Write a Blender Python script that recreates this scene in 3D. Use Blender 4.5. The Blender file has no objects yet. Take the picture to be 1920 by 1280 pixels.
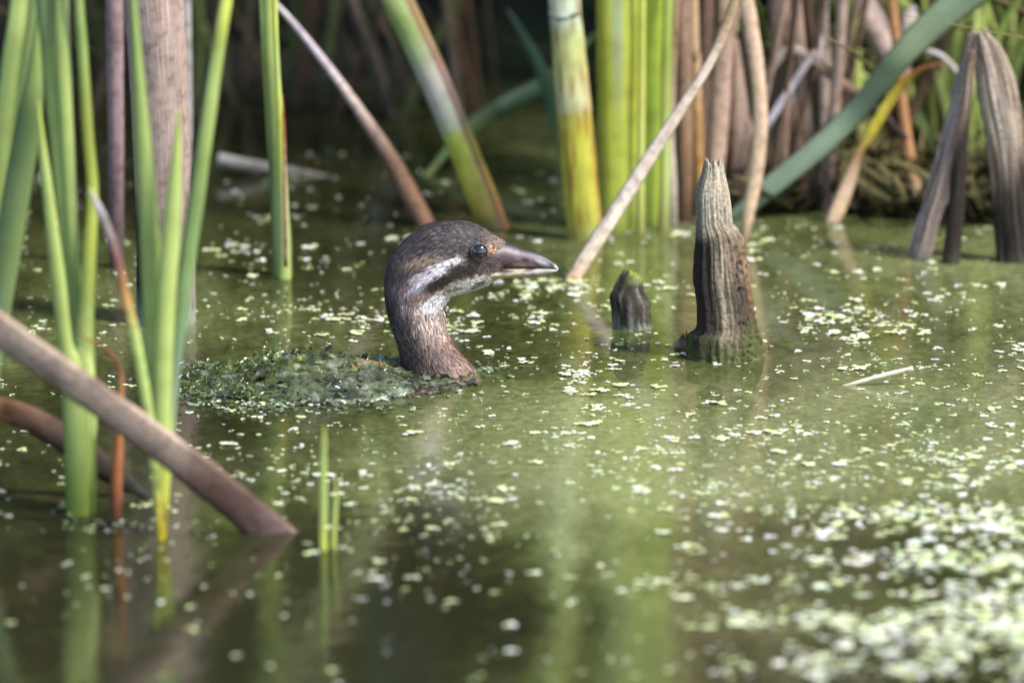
import bpy, bmesh, math, random
from mathutils import Vector, noise, kdtree, Matrix
from mathutils.bvhtree import BVHTree

# ------------------------------------------------------------------ camera, sky, sun, exposure
scene = bpy.context.scene
COL = scene.collection
ELEV, DIST, LENS = math.radians(12.0), 5.0, 428.0
FPX = 1920 * LENS / 36.0                       # focal length in photograph pixels
PITCH = ELEV - math.atan(72 / FPX)             # pixel row 712 meets the water at the origin
CAM = Vector((0, -DIST * math.cos(ELEV), DIST * math.sin(ELEV)))
cam_d = bpy.data.cameras.new('camera'); cam = bpy.data.objects.new('camera', cam_d); COL.objects.link(cam)
cam.location = CAM; cam.rotation_euler = (math.pi / 2 - PITCH, 0, 0)
cam_d.lens = LENS; cam_d.sensor_width = 36; cam_d.clip_start = 0.1; cam_d.clip_end = 500
cam_d.dof.use_dof = True; cam_d.dof.focus_distance = DIST + 0.0; cam_d.dof.aperture_fstop = 9.0
scene.camera = cam

SUN_EL, SUN_AZ = math.radians(50), math.radians(120)       # azimuth clockwise from +y: from the right, a little from the camera's side
world = bpy.data.worlds.new('World'); scene.world = world; world.use_nodes = True
wn = world.node_tree.nodes; wl = world.node_tree.links
sky = wn.new('ShaderNodeTexSky'); sky.sky_type = 'NISHITA'; sky.sun_disc = False
sky.sun_elevation = SUN_EL; sky.sun_rotation = SUN_AZ
wl.new(sky.outputs[0], wn['Background'].inputs[0]); wn['Background'].inputs[1].default_value = 0.15
sun_d = bpy.data.lights.new('sun', 'SUN'); sun_d.energy = 3.2; sun_d.angle = math.radians(9); sun_d.color = (1, 0.95, 0.87)
sun = bpy.data.objects.new('sun', sun_d); COL.objects.link(sun)
sdir = Vector((math.sin(SUN_AZ) * math.cos(SUN_EL), math.cos(SUN_AZ) * math.cos(SUN_EL), math.sin(SUN_EL)))
sun.rotation_euler = sdir.to_track_quat('Z', 'Y').to_euler(); sun.location = sdir * 20
vs = scene.view_settings
vs.view_transform = 'Standard'; vs.look = 'None'; vs.gamma = 1; vs.use_curve_mapping = False; vs.exposure = 1.2
scene.render.engine = 'CYCLES'
scene.cycles.use_denoising = True
scene.cycles.max_bounces = 8; scene.cycles.diffuse_bounces = 3; scene.cycles.glossy_bounces = 4
scene.cycles.sample_clamp_indirect = 6

# ------------------------------------------------------------------ pixel <-> world
F = Vector((0, math.cos(PITCH), -math.sin(PITCH))); U = Vector((0, math.sin(PITCH), math.cos(PITCH)))
def ray(px, py): return F * FPX + Vector((1, 0, 0)) * (px - 960) - U * (py - 640)
def P(px, py, Y):                               # the point of a pixel on the upright plane y = Y
    d = ray(px, py); return CAM + d * ((Y - CAM.y) / d.y)
def W(px, py):                                  # the point of a pixel on the water
    d = ray(px, py); return CAM + d * (-CAM.z / d.z)
def M_PX(Y): return (Y - CAM.y) / math.cos(PITCH) / FPX     # metres per pixel at depth Y

def lin(c, k=1.0):
    r = []
    for v in c:
        v /= 255.0
        r.append((v / 12.92 if v <= 0.04045 else ((v + 0.055) / 1.055) ** 2.4) * k)
    return tuple(r)
def mixc(a, b, t): return tuple(a[i] + (b[i] - a[i]) * t for i in range(3))
def sstep(a, b, x):
    t = max(0.0, min(1.0, (x - a) / (b - a))); return t * t * (3 - 2 * t)
rng = random.Random(7)

# ------------------------------------------------------------------ materials
def new_mat(name):
    m = bpy.data.materials.new(name); m.use_nodes = True
    nt = m.node_tree; return m, nt, nt.nodes['Principled BSDF'], nt.nodes['Material Output']
def N(nt, t, **kw):
    n = nt.nodes.new(t)
    for k, v in kw.items(): setattr(n, k, v)
    return n
def math_node(nt, op, a, b=None):
    n = N(nt, 'ShaderNodeMath', operation=op)
    for i, v in enumerate((a, b)):
        if v is None: continue
        if isinstance(v, (int, float)): n.inputs[i].default_value = v
        else: nt.links.new(v, n.inputs[i])
    return n.outputs[0]
def ramp(nt, fac, stops):
    r = N(nt, 'ShaderNodeValToRGB'); e = r.color_ramp.elements
    while len(e) < len(stops): e.new(0.5)
    for el, (p, c) in zip(e, stops): el.position = p; el.color = (*c, 1) if len(c) == 3 else c
    nt.links.new(fac, r.inputs[0]); return r.outputs[0]
def mul_col(nt, a, b, fac=1.0):
    m = N(nt, 'ShaderNodeMix', data_type='RGBA', blend_type='MULTIPLY'); m.inputs[0].default_value = fac
    nt.links.new(a, m.inputs[6]); nt.links.new(b, m.inputs[7]); return m.outputs[2]

def plant_mat(name, rough, transl, streak=0.35, spot=0.25, across=900, along=14, spec=0.4, bump=0.25, sscale=110):
    """colour from the vertex colours, lengthwise fibres and spots; UV = metres across / metres along"""
    m, nt, b, out = new_mat(name); L = nt.links
    att = N(nt, 'ShaderNodeVertexColor', layer_name='Col'); uv = N(nt, 'ShaderNodeUVMap', uv_map='UVMap')
    info = N(nt, 'ShaderNodeObjectInfo')
    mp = N(nt, 'ShaderNodeMapping'); mp.inputs['Scale'].default_value = (across, along, 1)
    L.new(uv.outputs[0], mp.inputs[0])
    ad = N(nt, 'ShaderNodeVectorMath', operation='ADD'); L.new(mp.outputs[0], ad.inputs[0])
    cb = N(nt, 'ShaderNodeCombineXYZ'); L.new(math_node(nt, 'MULTIPLY', info.outputs['Random'], 50), cb.inputs[0]); L.new(cb.outputs[0], ad.inputs[1])
    n1 = N(nt, 'ShaderNodeTexNoise'); n1.inputs['Scale'].default_value = 1; n1.inputs['Detail'].default_value = 3; L.new(ad.outputs[0], n1.inputs['Vector'])
    geo = N(nt, 'ShaderNodeNewGeometry')
    n2 = N(nt, 'ShaderNodeTexNoise'); n2.inputs['Scale'].default_value = sscale; n2.inputs['Detail'].default_value = 4; L.new(geo.outputs['Position'], n2.inputs['Vector'])
    r1 = ramp(nt, n1.outputs[0], [(0.3, (1 - streak,) * 3), (0.72, (1 + streak * .8,) * 3)])
    r2 = ramp(nt, n2.outputs[0], [(0.3, (1 - spot, 1 - spot * 1.1, 1 - spot * 1.2)), (0.5, (1, 1, 1)), (0.75, (1 + spot * .5,) * 3)])
    c = mul_col(nt, mul_col(nt, att.outputs[0], r1), r2)
    L.new(c, b.inputs['Base Color']); b.inputs['Roughness'].default_value = rough
    b.inputs['Specular IOR Level'].default_value = spec
    bp = N(nt, 'ShaderNodeBump'); bp.inputs['Strength'].default_value = bump; bp.inputs['Distance'].default_value = 0.0006
    L.new(n1.outputs[0], bp.inputs['Height']); L.new(bp.outputs[0], b.inputs['Normal'])
    if transl > 0:
        t = N(nt, 'ShaderNodeBsdfTranslucent'); mx = N(nt, 'ShaderNodeMixShader'); mx.inputs[0].default_value = transl
        L.new(c, t.inputs[0]); L.new(b.outputs[0], mx.inputs[1]); L.new(t.outputs[0], mx.inputs[2]); L.new(mx.outputs[0], out.inputs[0])
    return m
M_LEAF = plant_mat('living_leaf', 0.42, 0.3, streak=0.14, spot=0.10, across=1100, along=6)
M_STEM = plant_mat('living_stem', 0.38, 0.12, streak=0.16, spot=0.22, across=700, along=8)
M_DRY = plant_mat('dry_leaf', 0.75, 0.2, streak=0.22, spot=0.34, across=1500, along=25, spec=0.25, sscale=330)
M_DEAD = plant_mat('dead_stalk', 0.8, 0.0, streak=0.3, spot=0.38, across=2200, along=40, spec=0.25, bump=0.5, sscale=220)

def simple_mat(name, rough, spec=0.5, transl=0.0, coat=0.0, nscale=300, nstr=0.3, bump=0.0, bdist=0.0005):
    m, nt, b, out = new_mat(name); L = nt.links
    att = N(nt, 'ShaderNodeVertexColor', layer_name='Col'); geo = N(nt, 'ShaderNodeNewGeometry')
    n1 = N(nt, 'ShaderNodeTexNoise'); n1.inputs['Scale'].default_value = nscale; n1.inputs['Detail'].default_value = 4
    L.new(geo.outputs['Position'], n1.inputs['Vector'])
    c = mul_col(nt, att.outputs[0], ramp(nt, n1.outputs[0], [(0.3, (1 - nstr,) * 3), (0.7, (1 + nstr,) * 3)]))
    L.new(c, b.inputs['Base Color']); b.inputs['Roughness'].default_value = rough; b.inputs['Specular IOR Level'].default_value = spec
    b.inputs['Coat Weight'].default_value = coat; b.inputs['Coat Roughness'].default_value = 0.12
    if bump:
        bp = N(nt, 'ShaderNodeBump'); bp.inputs['Strength'].default_value = bump; bp.inputs['Distance'].default_value = bdist
        L.new(n1.outputs[0], bp.inputs['Height']); L.new(bp.outputs[0], b.inputs['Normal'])
    if transl:
        t = N(nt, 'ShaderNodeBsdfTranslucent'); mx = N(nt, 'ShaderNodeMixShader'); mx.inputs[0].default_value = transl
        L.new(c, t.inputs[0]); L.new(b.outputs[0], mx.inputs[1]); L.new(t.outputs[0], mx.inputs[2]); L.new(mx.outputs[0], out.inputs[0])
    return m
M_WOOD = simple_mat('weathered_wood', 0.85, 0.25, nscale=700, nstr=0.35, bump=0.5, bdist=0.0008)
M_FEATHER = simple_mat('plumage', 0.6, 0.3, nscale=1500, nstr=0.12)
M_BILL = simple_mat('bill_horn', 0.46, 0.4, nscale=420, nstr=0.34, bump=0.2)
M_WEED = simple_mat('wet_waterweed', 0.32, 0.5, transl=0.12, coat=0.35, nscale=500, nstr=0.35, bump=0.4)
M_DUCK = simple_mat('duckweed_frond', 0.3, 0.6, coat=0.4, nscale=200, nstr=0.15)
M_EYE, _nt, _b, _o = new_mat('eye'); _b.inputs['Base Color'].default_value = (0.006, 0.005, 0.006, 1); _b.inputs['Roughness'].default_value = 0.06; _b.inputs['Coat Weight'].default_value = 1.0

def water_mat():
    m, nt, b, out = new_mat('pond_water'); L = nt.links
    geo = N(nt, 'ShaderNodeNewGeometry')
    def noise_at(scale, detail, sc=(1, 1, 1), rough=0.5):
        mp = N(nt, 'ShaderNodeMapping'); mp.inputs['Scale'].default_value = sc; L.new(geo.outputs['Position'], mp.inputs[0])
        n = N(nt, 'ShaderNodeTexNoise'); n.inputs['Scale'].default_value = scale; n.inputs['Detail'].default_value = detail; n.inputs['Roughness'].default_value = rough
        L.new(mp.outputs[0], n.inputs['Vector']); return n.outputs[0]
    big = noise_at(5.5, 3, (1, 0.55, 1)); fine = noise_at(90, 6, (1, 0.45, 1), 0.72)
    f = math_node(nt, 'ADD', math_node(nt, 'MULTIPLY', big, 0.72), math_node(nt, 'MULTIPLY', fine, 0.28))
    sp = N(nt, 'ShaderNodeSeparateXYZ'); L.new(geo.outputs['Position'], sp.inputs[0])
    fm = N(nt, 'ShaderNodeMapRange', interpolation_type='SMOOTHSTEP'); fm.inputs['From Min'].default_value = -0.12; fm.inputs['From Max'].default_value = 0.08; fm.inputs['To Max'].default_value = 0.115   # thicker algal film out in the open water
    L.new(sp.outputs[0], fm.inputs['Value']); fy = N(nt, 'ShaderNodeMapRange', interpolation_type='SMOOTHSTEP'); fy.inputs['From Min'].default_value = 0.08; fy.inputs['From Max'].default_value = 0.32; fy.inputs['To Max'].default_value = 0.06  # paler film cut back toward the bank: reed shadow put into the water colour
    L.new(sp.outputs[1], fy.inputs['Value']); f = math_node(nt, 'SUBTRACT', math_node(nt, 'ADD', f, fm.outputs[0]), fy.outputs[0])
    fz = N(nt, 'ShaderNodeMapRange', interpolation_type='SMOOTHSTEP'); fz.inputs['From Min'].default_value = -0.17; fz.inputs['From Max'].default_value = -0.34; fz.inputs['To Max'].default_value = 0.09   # the film ends in the nearer, clear water
    L.new(math_node(nt, 'ADD', sp.outputs[1], math_node(nt, 'MULTIPLY', math_node(nt, 'SUBTRACT', big, 0.5), 0.5)), fz.inputs['Value']); f = math_node(nt, 'SUBTRACT', f, fz.outputs[0])
    c = ramp(nt, f, [(0.40, (0.014, 0.015, 0.006)), (0.50, (0.034, 0.039, 0.012)), (0.57, (0.070, 0.081, 0.027)), (0.67, (0.145, 0.162, 0.066))])
    mot = noise_at(230, 5, (1, .7, 1), .7); c = mul_col(nt, c, ramp(nt, mot, [(.32, (.62, .64, .6)), (.5, (1, 1, 1)), (.68, (1.45, 1.42, 1.4))]))
    L.new(c, b.inputs['Base Color'])
    rr = ramp(nt, f, [(0.50, (0.012,) * 3), (0.70, (0.15,) * 3)]); L.new(rr, b.inputs['Roughness'])
    b.inputs['IOR'].default_value = 1.33
    r1 = noise_at(38, 2, (1, 1.3, 1)); r2 = noise_at(190, 2); r3 = noise_at(9, 1)
    h = math_node(nt, 'ADD', math_node(nt, 'ADD', math_node(nt, 'MULTIPLY', r1, 0.16), math_node(nt, 'MULTIPLY', r2, 0.035)), math_node(nt, 'MULTIPLY', r3, 0.8))
    h = math_node(nt, 'ADD', h, math_node(nt, 'MULTIPLY', fine, 0.07))
    bp = N(nt, 'ShaderNodeBump'); bp.inputs['Strength'].default_value = 0.55; bp.inputs['Distance'].default_value = 0.0028
    L.new(h, bp.inputs['Height']); L.new(bp.outputs[0], b.inputs['Normal'])
    return m
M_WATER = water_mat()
def mud_mat():
    m, nt, b, out = new_mat('bank_mud'); L = nt.links
    geo = N(nt, 'ShaderNodeNewGeometry'); n = N(nt, 'ShaderNodeTexNoise'); n.inputs['Scale'].default_value = 22; n.inputs['Detail'].default_value = 8
    L.new(geo.outputs['Position'], n.inputs['Vector'])
    c = ramp(nt, n.outputs[0], [(0.3, (0.006, 0.005, 0.004)), (0.5, (0.014, 0.013, 0.007)), (0.62, (0.03, 0.042, 0.010)), (0.75, (0.035, 0.03, 0.02))])
    L.new(c, b.inputs['Base Color']); b.inputs['Roughness'].default_value = 0.8
    bp = N(nt, 'ShaderNodeBump'); bp.inputs['Strength'].default_value = 0.8; bp.inputs['Distance'].default_value = 0.01
    L.new(n.outputs[0], bp.inputs['Height']); L.new(bp.outputs[0], b.inputs['Normal'])
    return m
M_MUD = mud_mat()

# ------------------------------------------------------------------ mesh builders
class MB:
    def __init__(s): s.v = []; s.f = []; s.c = []; s.uv = []
    def ring_loft(s, rings, cols, uvs, cap=True):
        n = len(rings[0]); o = len(s.v)
        for r, c, u in zip(rings, cols, uvs): s.v += r; s.c += c; s.uv += u
        for i in range(len(rings) - 1):
            a = o + i * n; b = a + n
            for k in range(n):
                k2 = (k + 1) % n; s.f.append((a + k, a + k2, b + k2, b + k))
        if cap:
            s.f.append(tuple(range(o + n - 1, o - 1, -1))); e = o + (len(rings) - 1) * n; s.f.append(tuple(range(e, e + n)))
    def poly(s, pts, faces, col, uv=None):
        o = len(s.v); s.v += pts; s.c += (col if isinstance(col, list) else [col] * len(pts)); s.uv += (uv or [(0, 0)] * len(pts))
        s.f += [tuple(o + i for i in f) for f in faces]
    def build(s, name, mat, parent=None, base=None, smooth=True):
        me = bpy.data.meshes.new(name); b = base or Vector((0, 0, 0))
        me.from_pydata([Vector(v) - b for v in s.v], [], s.f)
        ca = me.color_attributes.new('Col', 'FLOAT_COLOR', 'POINT')
        ca.data.foreach_set('color', [x for c in s.c for x in (c[0], c[1], c[2], 1.0)])
        ul = me.uv_layers.new(name='UVMap'); li = [0] * len(me.loops); me.loops.foreach_get('vertex_index', li)
        ul.data.foreach_set('uv', [x for i in li for x in s.uv[i]])
        me.polygons.foreach_set('use_smooth', [smooth] * len(me.polygons))
        me.materials.append(mat); me.update()
        o = bpy.data.objects.new(name, me); COL.objects.link(o)
        if parent: o.parent = parent
        else: o.location = b
        return o
def tag(o, label=None, cat=None, group=None, kind=None):
    for k, v in (('label', label), ('category', cat), ('group', group), ('kind', kind)):
        if v: o[k] = v
    return o
def empty(name, loc):
    o = bpy.data.objects.new(name, None); COL.objects.link(o); o.location = loc; o.empty_display_size = 0.02; return o

def catmull(pts, per):
    out = []
    n = len(pts)
    for i in range(n - 1):
        p0 = pts[max(i - 1, 0)]; p1 = pts[i]; p2 = pts[i + 1]; p3 = pts[min(i + 2, n - 1)]
        for k in range(per):
            t = k / per; t2 = t * t; t3 = t2 * t
            out.append([0.5 * ((2 * b) + (-a + c) * t + (2 * a - 5 * b + 4 * c - d) * t2 + (-a + 3 * b - 3 * c + d) * t3) for a, b, c, d in zip(p0, p1, p2, p3)])
    out.append(list(pts[-1])); return out

def path3d(nodes, Y0, sink=True, per=6, k=0.95):
    """nodes (px, py, width_px, depth offset[, colour]) -> rows [x,y,z,width_m,r,g,b]"""
    rows = []; c = (128, 128, 128)
    for nd in nodes:
        if len(nd) > 4: c = nd[4]
        Y = Y0 + nd[3]; p = P(nd[0], nd[1], Y)
        rows.append([p.x, p.y, p.z, nd[2] * M_PX(Y), *lin(c, k)])
    if sink:
        a, b = Vector(rows[0][:3]), Vector(rows[1][:3]); d = (a - b); d.normalize()
        e = a + d * (0.025 / max(0.25, abs(d.z)))
        rows.insert(0, [e.x, e.y, e.z] + rows[0][3:])
    out = catmull(rows, per)
    for r in out: r[3] = max(r[3], 0.0003); r[4:] = [max(0.003, x) for x in r[4:]]
    return out

XS = (-1, -.7, -.35, 0, .35, .7, 1)
def blade(mb, rows, curl=0.12, thick=0.07, roll=0.0, twist=0.0, edge=None, seed=0, keel=0.0, stain=0.0):
    """a leaf blade: a thin, slightly channelled strip with real thickness"""
    rings, cols, uvs = [], [], []; along = 0; n = len(rows); N_prev = None
    for i, r in enumerate(rows):
        p = Vector(r[:3]); a = Vector(rows[max(i - 1, 0)][:3]); b = Vector(rows[min(i + 1, n - 1)][:3]); T = (b - a).normalized()
        view = Vector((0, -1, 0.15)); Nn = (view - T * view.dot(T))
        Nn = Nn.normalized() if Nn.length > 1e-4 else N_prev
        N_prev = Nn; t = i / (n - 1)
        Nn = Matrix.Rotation(roll + twist * t, 3, T) @ Nn; B = T.cross(Nn)
        if i: along += (p - Vector(rows[i - 1][:3])).length
        w = r[3] * 0.55; th = max(0.0005, thick * r[3]); c = tuple(r[4:7])
        wob = 1 + 0.06 * noise.noise(Vector((along * 60 + r[3] * 900, seed, 0)))
        R, C, UVs = [], [], []
        top = [(s, +1) for s in XS]; bot = [(s, -1) for s in reversed(XS[1:-1])]
        for s, sg in top + bot:
            off = curl * r[3] * (s * s - 0.4) * (-1) + sg * th * 0.5 * math.sqrt(max(0.0, 1 - s * s)) + (keel * th * (1 - abs(s)) if sg > 0 else 0)
            R.append(p + B * (w * s * wob) + Nn * off)
            cc = c
            if edge: cc = mixc(c, edge[0], sstep(edge[1], edge[2], s)) if edge[1] < edge[2] else mixc(c, edge[0], sstep(-edge[1], -edge[2], -s))
            if stain: cc = mixc(cc, lin((64, 46, 42)), stain * sstep(.12, .5, noise.noise(Vector((s * 1.6 + 3, along * 55, seed)))))
            C.append(cc); UVs.append((w * s, along))
        rings.append(R); cols.append(C); uvs.append(UVs)
    mb.ring_loft(rings, cols, uvs)

def tube(mb, rows, nseg=18, flat=1.0, groove=0.03, ngroove=9, seed=0, colfun=None, rough=0.0):
    rings, cols, uvs = [], [], []; along = 0; n = len(rows)
    for i, r in enumerate(rows):
        p = Vector(r[:3]); a = Vector(rows[max(i - 1, 0)][:3]); b = Vector(rows[min(i + 1, n - 1)][:3]); T = (b - a).normalized()
        view = Vector((0, -1, 0.15)); Nn = (view - T * view.dot(T)).normalized(); B = T.cross(Nn)
        if i: along += (p - Vector(rows[i - 1][:3])).length
        w = r[3] * 0.5; c = tuple(r[4:7]); R, C, UVs = [], [], []
        for k in range(nseg):
            an = 2 * math.pi * k / nseg; s, q = math.sin(an), math.cos(an)
            g = 1 + groove * math.sin(an * ngroove + seed) + rough * noise.noise(Vector((s * 2.2 + seed, q * 2.2, along * 60)))
            R.append(p + B * (w * s * g) + Nn * (w * q * g * flat))
            C.append(colfun(c, s, q, along, i / (n - 1)) if colfun else c); UVs.append((w * an, along))
        rings.append(R); cols.append(C); uvs.append(UVs)
    mb.ring_loft(rings, cols, uvs)

def base_of(nodes): b = W(nodes[0][0], nodes[0][1]); return b
def leaf_thing(name, nodes, label, cat, mat=None, group=None, Y=None, sink=True, tubular=False, **kw):
    """one single strip or stalk that is a thing of its own"""
    b = base_of(nodes) if Y is None else P(nodes[0][0], nodes[0][1], Y)
    rows = path3d(nodes, b.y, sink); mb = MB()
    (tube if tubular else blade)(mb, rows, **kw)
    return tag(mb.build(name, mat or M_DRY, None, b), label, cat, group)
def shoot(name, base_px, leaves, label, cat='cattail', group=None):
    """a living shoot: an Empty at its base and each leaf a child. leaves: (nodes, options); node depths are offsets from the base"""
    b = W(*base_px); e = tag(empty(name, b), label, cat, group)
    for nodes, kw in leaves:
        kw = dict(kw); mat = kw.pop('mat', M_LEAF); nm = kw.pop('name', 'leaf'); tb = kw.pop('tubular', False); sink = kw.pop('sink', True)
        mb = MB(); (tube if tb else blade)(mb, path3d(nodes, b.y, sink), **kw); mb.build(nm, mat, e, b)
    return e

# ------------------------------------------------------------------ the setting: water, bank
def grid_sheet(xs, ys, zf):
    mb = MB(); nx = len(xs)
    mb.v = [Vector((x, y, zf(x, y))) for y in ys for x in xs]; mb.c = [(0.1, 0.1, 0.1)] * len(mb.v); mb.uv = [(0, 0)] * len(mb.v)
    mb.f = [(j * nx + i, j * nx + i + 1, (j + 1) * nx + i + 1, (j + 1) * nx + i) for j in range(len(ys) - 1) for i in range(nx - 1)]
    return mb
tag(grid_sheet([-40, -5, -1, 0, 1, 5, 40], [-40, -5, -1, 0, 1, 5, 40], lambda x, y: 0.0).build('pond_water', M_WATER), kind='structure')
def edge_y(x):                                   # where the bank leaves the water
    return 0.62 - 0.26 * sstep(0.05, 0.11, x) + 0.05 * noise.noise(Vector((x * 6, 3, 0)))
def bank_z(x, y):
    d = y - edge_y(x)
    z = -0.02 + 0.0 if d < 0 else -0.02 + (0.20 - .15 * sstep(.05, .11, x)) * (1 - math.exp(-d * 1.6)) + 0.04 * d
    if d < 0: z = -0.02 + d * 0.4
    z += 0.018 * noise.noise(Vector((x * 14, y * 14, 1))) + 0.008 * noise.noise(Vector((x * 45, y * 45, 2)))
    return max(-0.3, z)
xs = [-40, -12, -4, -2] + [-1.2 + i * 0.02 for i in range(121)] + [2, 4, 12, 40]
ys = [0.2 + j * 0.02 for j in range(71)] + [1.8, 2.4, 4, 8, 20, 60]
tag(grid_sheet(xs, ys, bank_z).build('bank', M_MUD), kind='structure')

# ------------------------------------------------------------------ reed thicket on the bank: one uncountable mass, behind and beside the view
GREENS = [(92, 112, 52), (112, 132, 60), (78, 98, 55), (128, 142, 62)]; BROWNS = [(120, 98, 78), (140, 116, 92), (100, 82, 68), (160, 138, 110), (85, 66, 52)]
def thicket():
    mb = MB(); R = random.Random(11)
    def strip(p, h, w, lean, az, bend, c, segs=7):
        d = Vector((math.cos(az), math.sin(az), 0)); rings, cols, uvs = [], [], []
        fa = R.uniform(0, math.pi); B = Vector((math.cos(fa), math.sin(fa), 0)); Nn = Vector((-B.y, B.x, 0))
        for i in range(segs + 1):
            t = i / segs; q = p + Vector((0, 0, h * t * (1 - 0.35 * bend * t))) + d * (lean * h * t + bend * h * t * t * 0.6)
            ww = w * 0.5 * (1 - t ** 3 * 0.9) + 0.0004; th = ww * 0.25
            rings.append([q - B * ww, q - Nn * th, q + B * ww, q + Nn * th]); cols.append([mixc(c, mixc(c, lin((150, 140, 90)), 0.5), t)] * 4)
            uvs.append([(-ww, h * t), (0, h * t), (ww, h * t), (0.5 * ww, h * t)])
        mb.ring_loft(rings, cols, uvs)
    for _ in range(2400):
        x = R.uniform(-1.6, 1.6); y = edge_y(x) + 0.10 + abs(R.gauss(0, 0.42)) + (0.12 if abs(x) < 0.23 else 0)
        c = lin(R.choice(GREENS if R.random() < 0.6 else BROWNS), 0.7)
        strip(Vector((x, y, bank_z(x, y) - 0.01)), R.uniform(0.55, 1.35), R.uniform(0.006, 0.016), R.gauss(0, 0.10), R.uniform(0, 6.28), abs(R.gauss(0, 0.4)), c)
    for _ in range(420):                          # unseen reeds added right of the view, to shade the background
        x = R.uniform(.29, 1.3); y = R.uniform(.42, .9) + .1 * (x - .3)
        strip(Vector((x, y, -.02)), R.uniform(.6, 1.3), R.uniform(.010, .02), R.gauss(0, .08), R.uniform(0, 6.28), abs(R.gauss(0, .3)), lin(R.choice(GREENS if R.random() < .6 else BROWNS), .7))
    for _ in range(700):                          # short litter and fallen pieces between the stalks
        x = R.uniform(-0.9, 0.9); y = edge_y(x) + R.uniform(0.16 if .04 < x < .3 else 0.03, 0.8)
        strip(Vector((x, y, bank_z(x, y) - 0.004)), R.uniform(0.04, 0.22), R.uniform(0.003, 0.009), R.uniform(0.5, 2.5), R.uniform(0, 6.28), R.uniform(0, 1), lin(R.choice(BROWNS), 0.6), 4)
    for _ in range(900):                         # mossy litter along the water's edge on the right
        x = R.uniform(.06, .34); y = edge_y(x) + R.uniform(-.02, .16); p = Vector((x, y, max(0, bank_z(x, y))))
        g = R.random(); strip(p, R.uniform(.006, .035), R.uniform(.002, .008), R.uniform(.2, 2.2), R.uniform(0, 6.28), R.uniform(0, 1), lin(R.choice([(60, 70, 30), (46, 54, 24), (40, 32, 25), (36, 28, 22), (62, 48, 38), (30, 24, 20)]), .6), 3)
    return tag(mb.build('reed_thicket', M_DRY), 'dense shaded mass of reeds and litter on the bank', 'reeds', kind='stuff')
thicket()

# ------------------------------------------------------------------ colours seen in the photograph
YG = (204, 212, 96); LG = (188, 204, 118); MG = (164, 182, 104); DG = (128, 148, 94); BGN = (136, 156, 128)
STRAW = (222, 192, 160); TAN = (176, 148, 118); DRY = (140, 112, 92); GREYB = (158, 142, 136); MAUVE = (120, 100, 98); DK = (48, 40, 36); RUST = (166, 108, 66); LILAC = (196, 182, 190)

# ------------------------------------------------------------------ living shoots on the left
shoot('cattail_shoot', (152, 962), [
    ([(154, 962, 52, .002, (120, 140, 70)), (154, 860, 54, .002, (182, 198, 116)), (155, 740, 52, .004, LG), (157, 640, 22, .006, LG)], dict(name='sheath', tubular=True, mat=M_STEM, nseg=22, flat=.45, groove=.015)),
    ([(152, 962, 50, 0, (120, 140, 60)), (154, 850, 50, 0, (172, 190, 100)), (156, 720, 46, .004, LG), (160, 600, 30, .006, LG), (168, 480, 24, .006, YG), (174, 360, 21, .008, YG), (165, 250, 20, .01, (176, 180, 80)), (155, 100, 19, .01, MG), (146, -40, 16, .01, MG), (128, -500, 14, .02, MG), (95, -1400, 10, .08, MG), (50, -2000, 2, .12, MG)], dict(curl=.2, edge=((.18, .24, .05), 0.5, 1))),
    ([(145, 955, 40, -.004, (120, 140, 60)), (142, 820, 42, -.006, MG), (134, 690, 36, -.006, LG), (122, 640, 26, -.006, LG), (106, 500, 25, -.008, LG), (92, 380, 20, -.008, LG), (80, 280, 14, -.008, LG), (72, 190, 2, -.008, YG)], dict(curl=.18)),
    ([(150, 958, 44, .008, (120, 140, 60)), (150, 780, 44, .01, LG), (147, 640, 24, .012, MG), (132, 480, 24, .012, LG), (116, 330, 28, .014, LG), (98, 150, 30, .016, MG), (84, 0, 31, .018, DG), (60, -300, 28, .03, DG), (10, -1000, 22, .05, DG), (-60, -1700, 3, .1, DG)], dict(curl=.2)),
    ([(156, 958, 40, .004, (120, 140, 60)), (152, 780, 40, .008, LG), (150, 640, 20, .01, MG), (138, 480, 20, .01, MG), (130, 330, 23, .012, LG), (121, 150, 25, .012, LG), (115, 0, 25, .014, MG), (108, -400, 22, .03, MG), (100, -1200, 16, .03, MG), (96, -1900, 2, .05, MG)], dict(curl=.15, edge=((.42, .5, .2), 0.4, 1))),
], 'tall bright green cattail shoot with thick sheathed base, behind the leaning brown leaf', group='green cattail shoots standing in the pond')
shoot('cattail_shoot', (-62, 900), [
    ([(-62, 900, 46, 0, LG), (-40, 640, 44, 0, MG), (-18, 480, 42, 0, MG), (2, 300, 40, 0, MG), (22, 120, 38, .002, MG), (38, 0, 36, .004, LG), (70, -400, 30, .02, MG), (120, -1200, 20, .05, MG), (150, -1800, 2, .08, MG)], dict(curl=.15, edge=((.10, .15, .05), .3, 1))),
    ([(-58, 905, 50, -.01, LG), (-26, 700, 50, -.012, BGN), (6, 520, 48, -.014, DG), (34, 350, 48, -.015, DG), (56, 220, 44, -.016, (110, 134, 78)), (66, 130, 26, -.016, MG), (70, 60, 12, -.016, MG), (72, 20, 2, -.016, MG)], dict(curl=.22, edge=((.20, .27, .09), .55, .9))),
    ([(-70, 905, 46, .01, LG), (-30, 560, 44, .01, DG), (12, 320, 40, .012, DG), (40, 150, 34, .012, DG), (60, 0, 28, .014, DG), (90, -400, 22, .02, DG), (110, -1100, 14, .03, DG), (120, -1500, 2, .03, DG)], dict(curl=.2)),
], 'wide dull green cattail blades rising in a fan beside the tall shoot', group='green cattail shoots standing in the pond')
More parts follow.
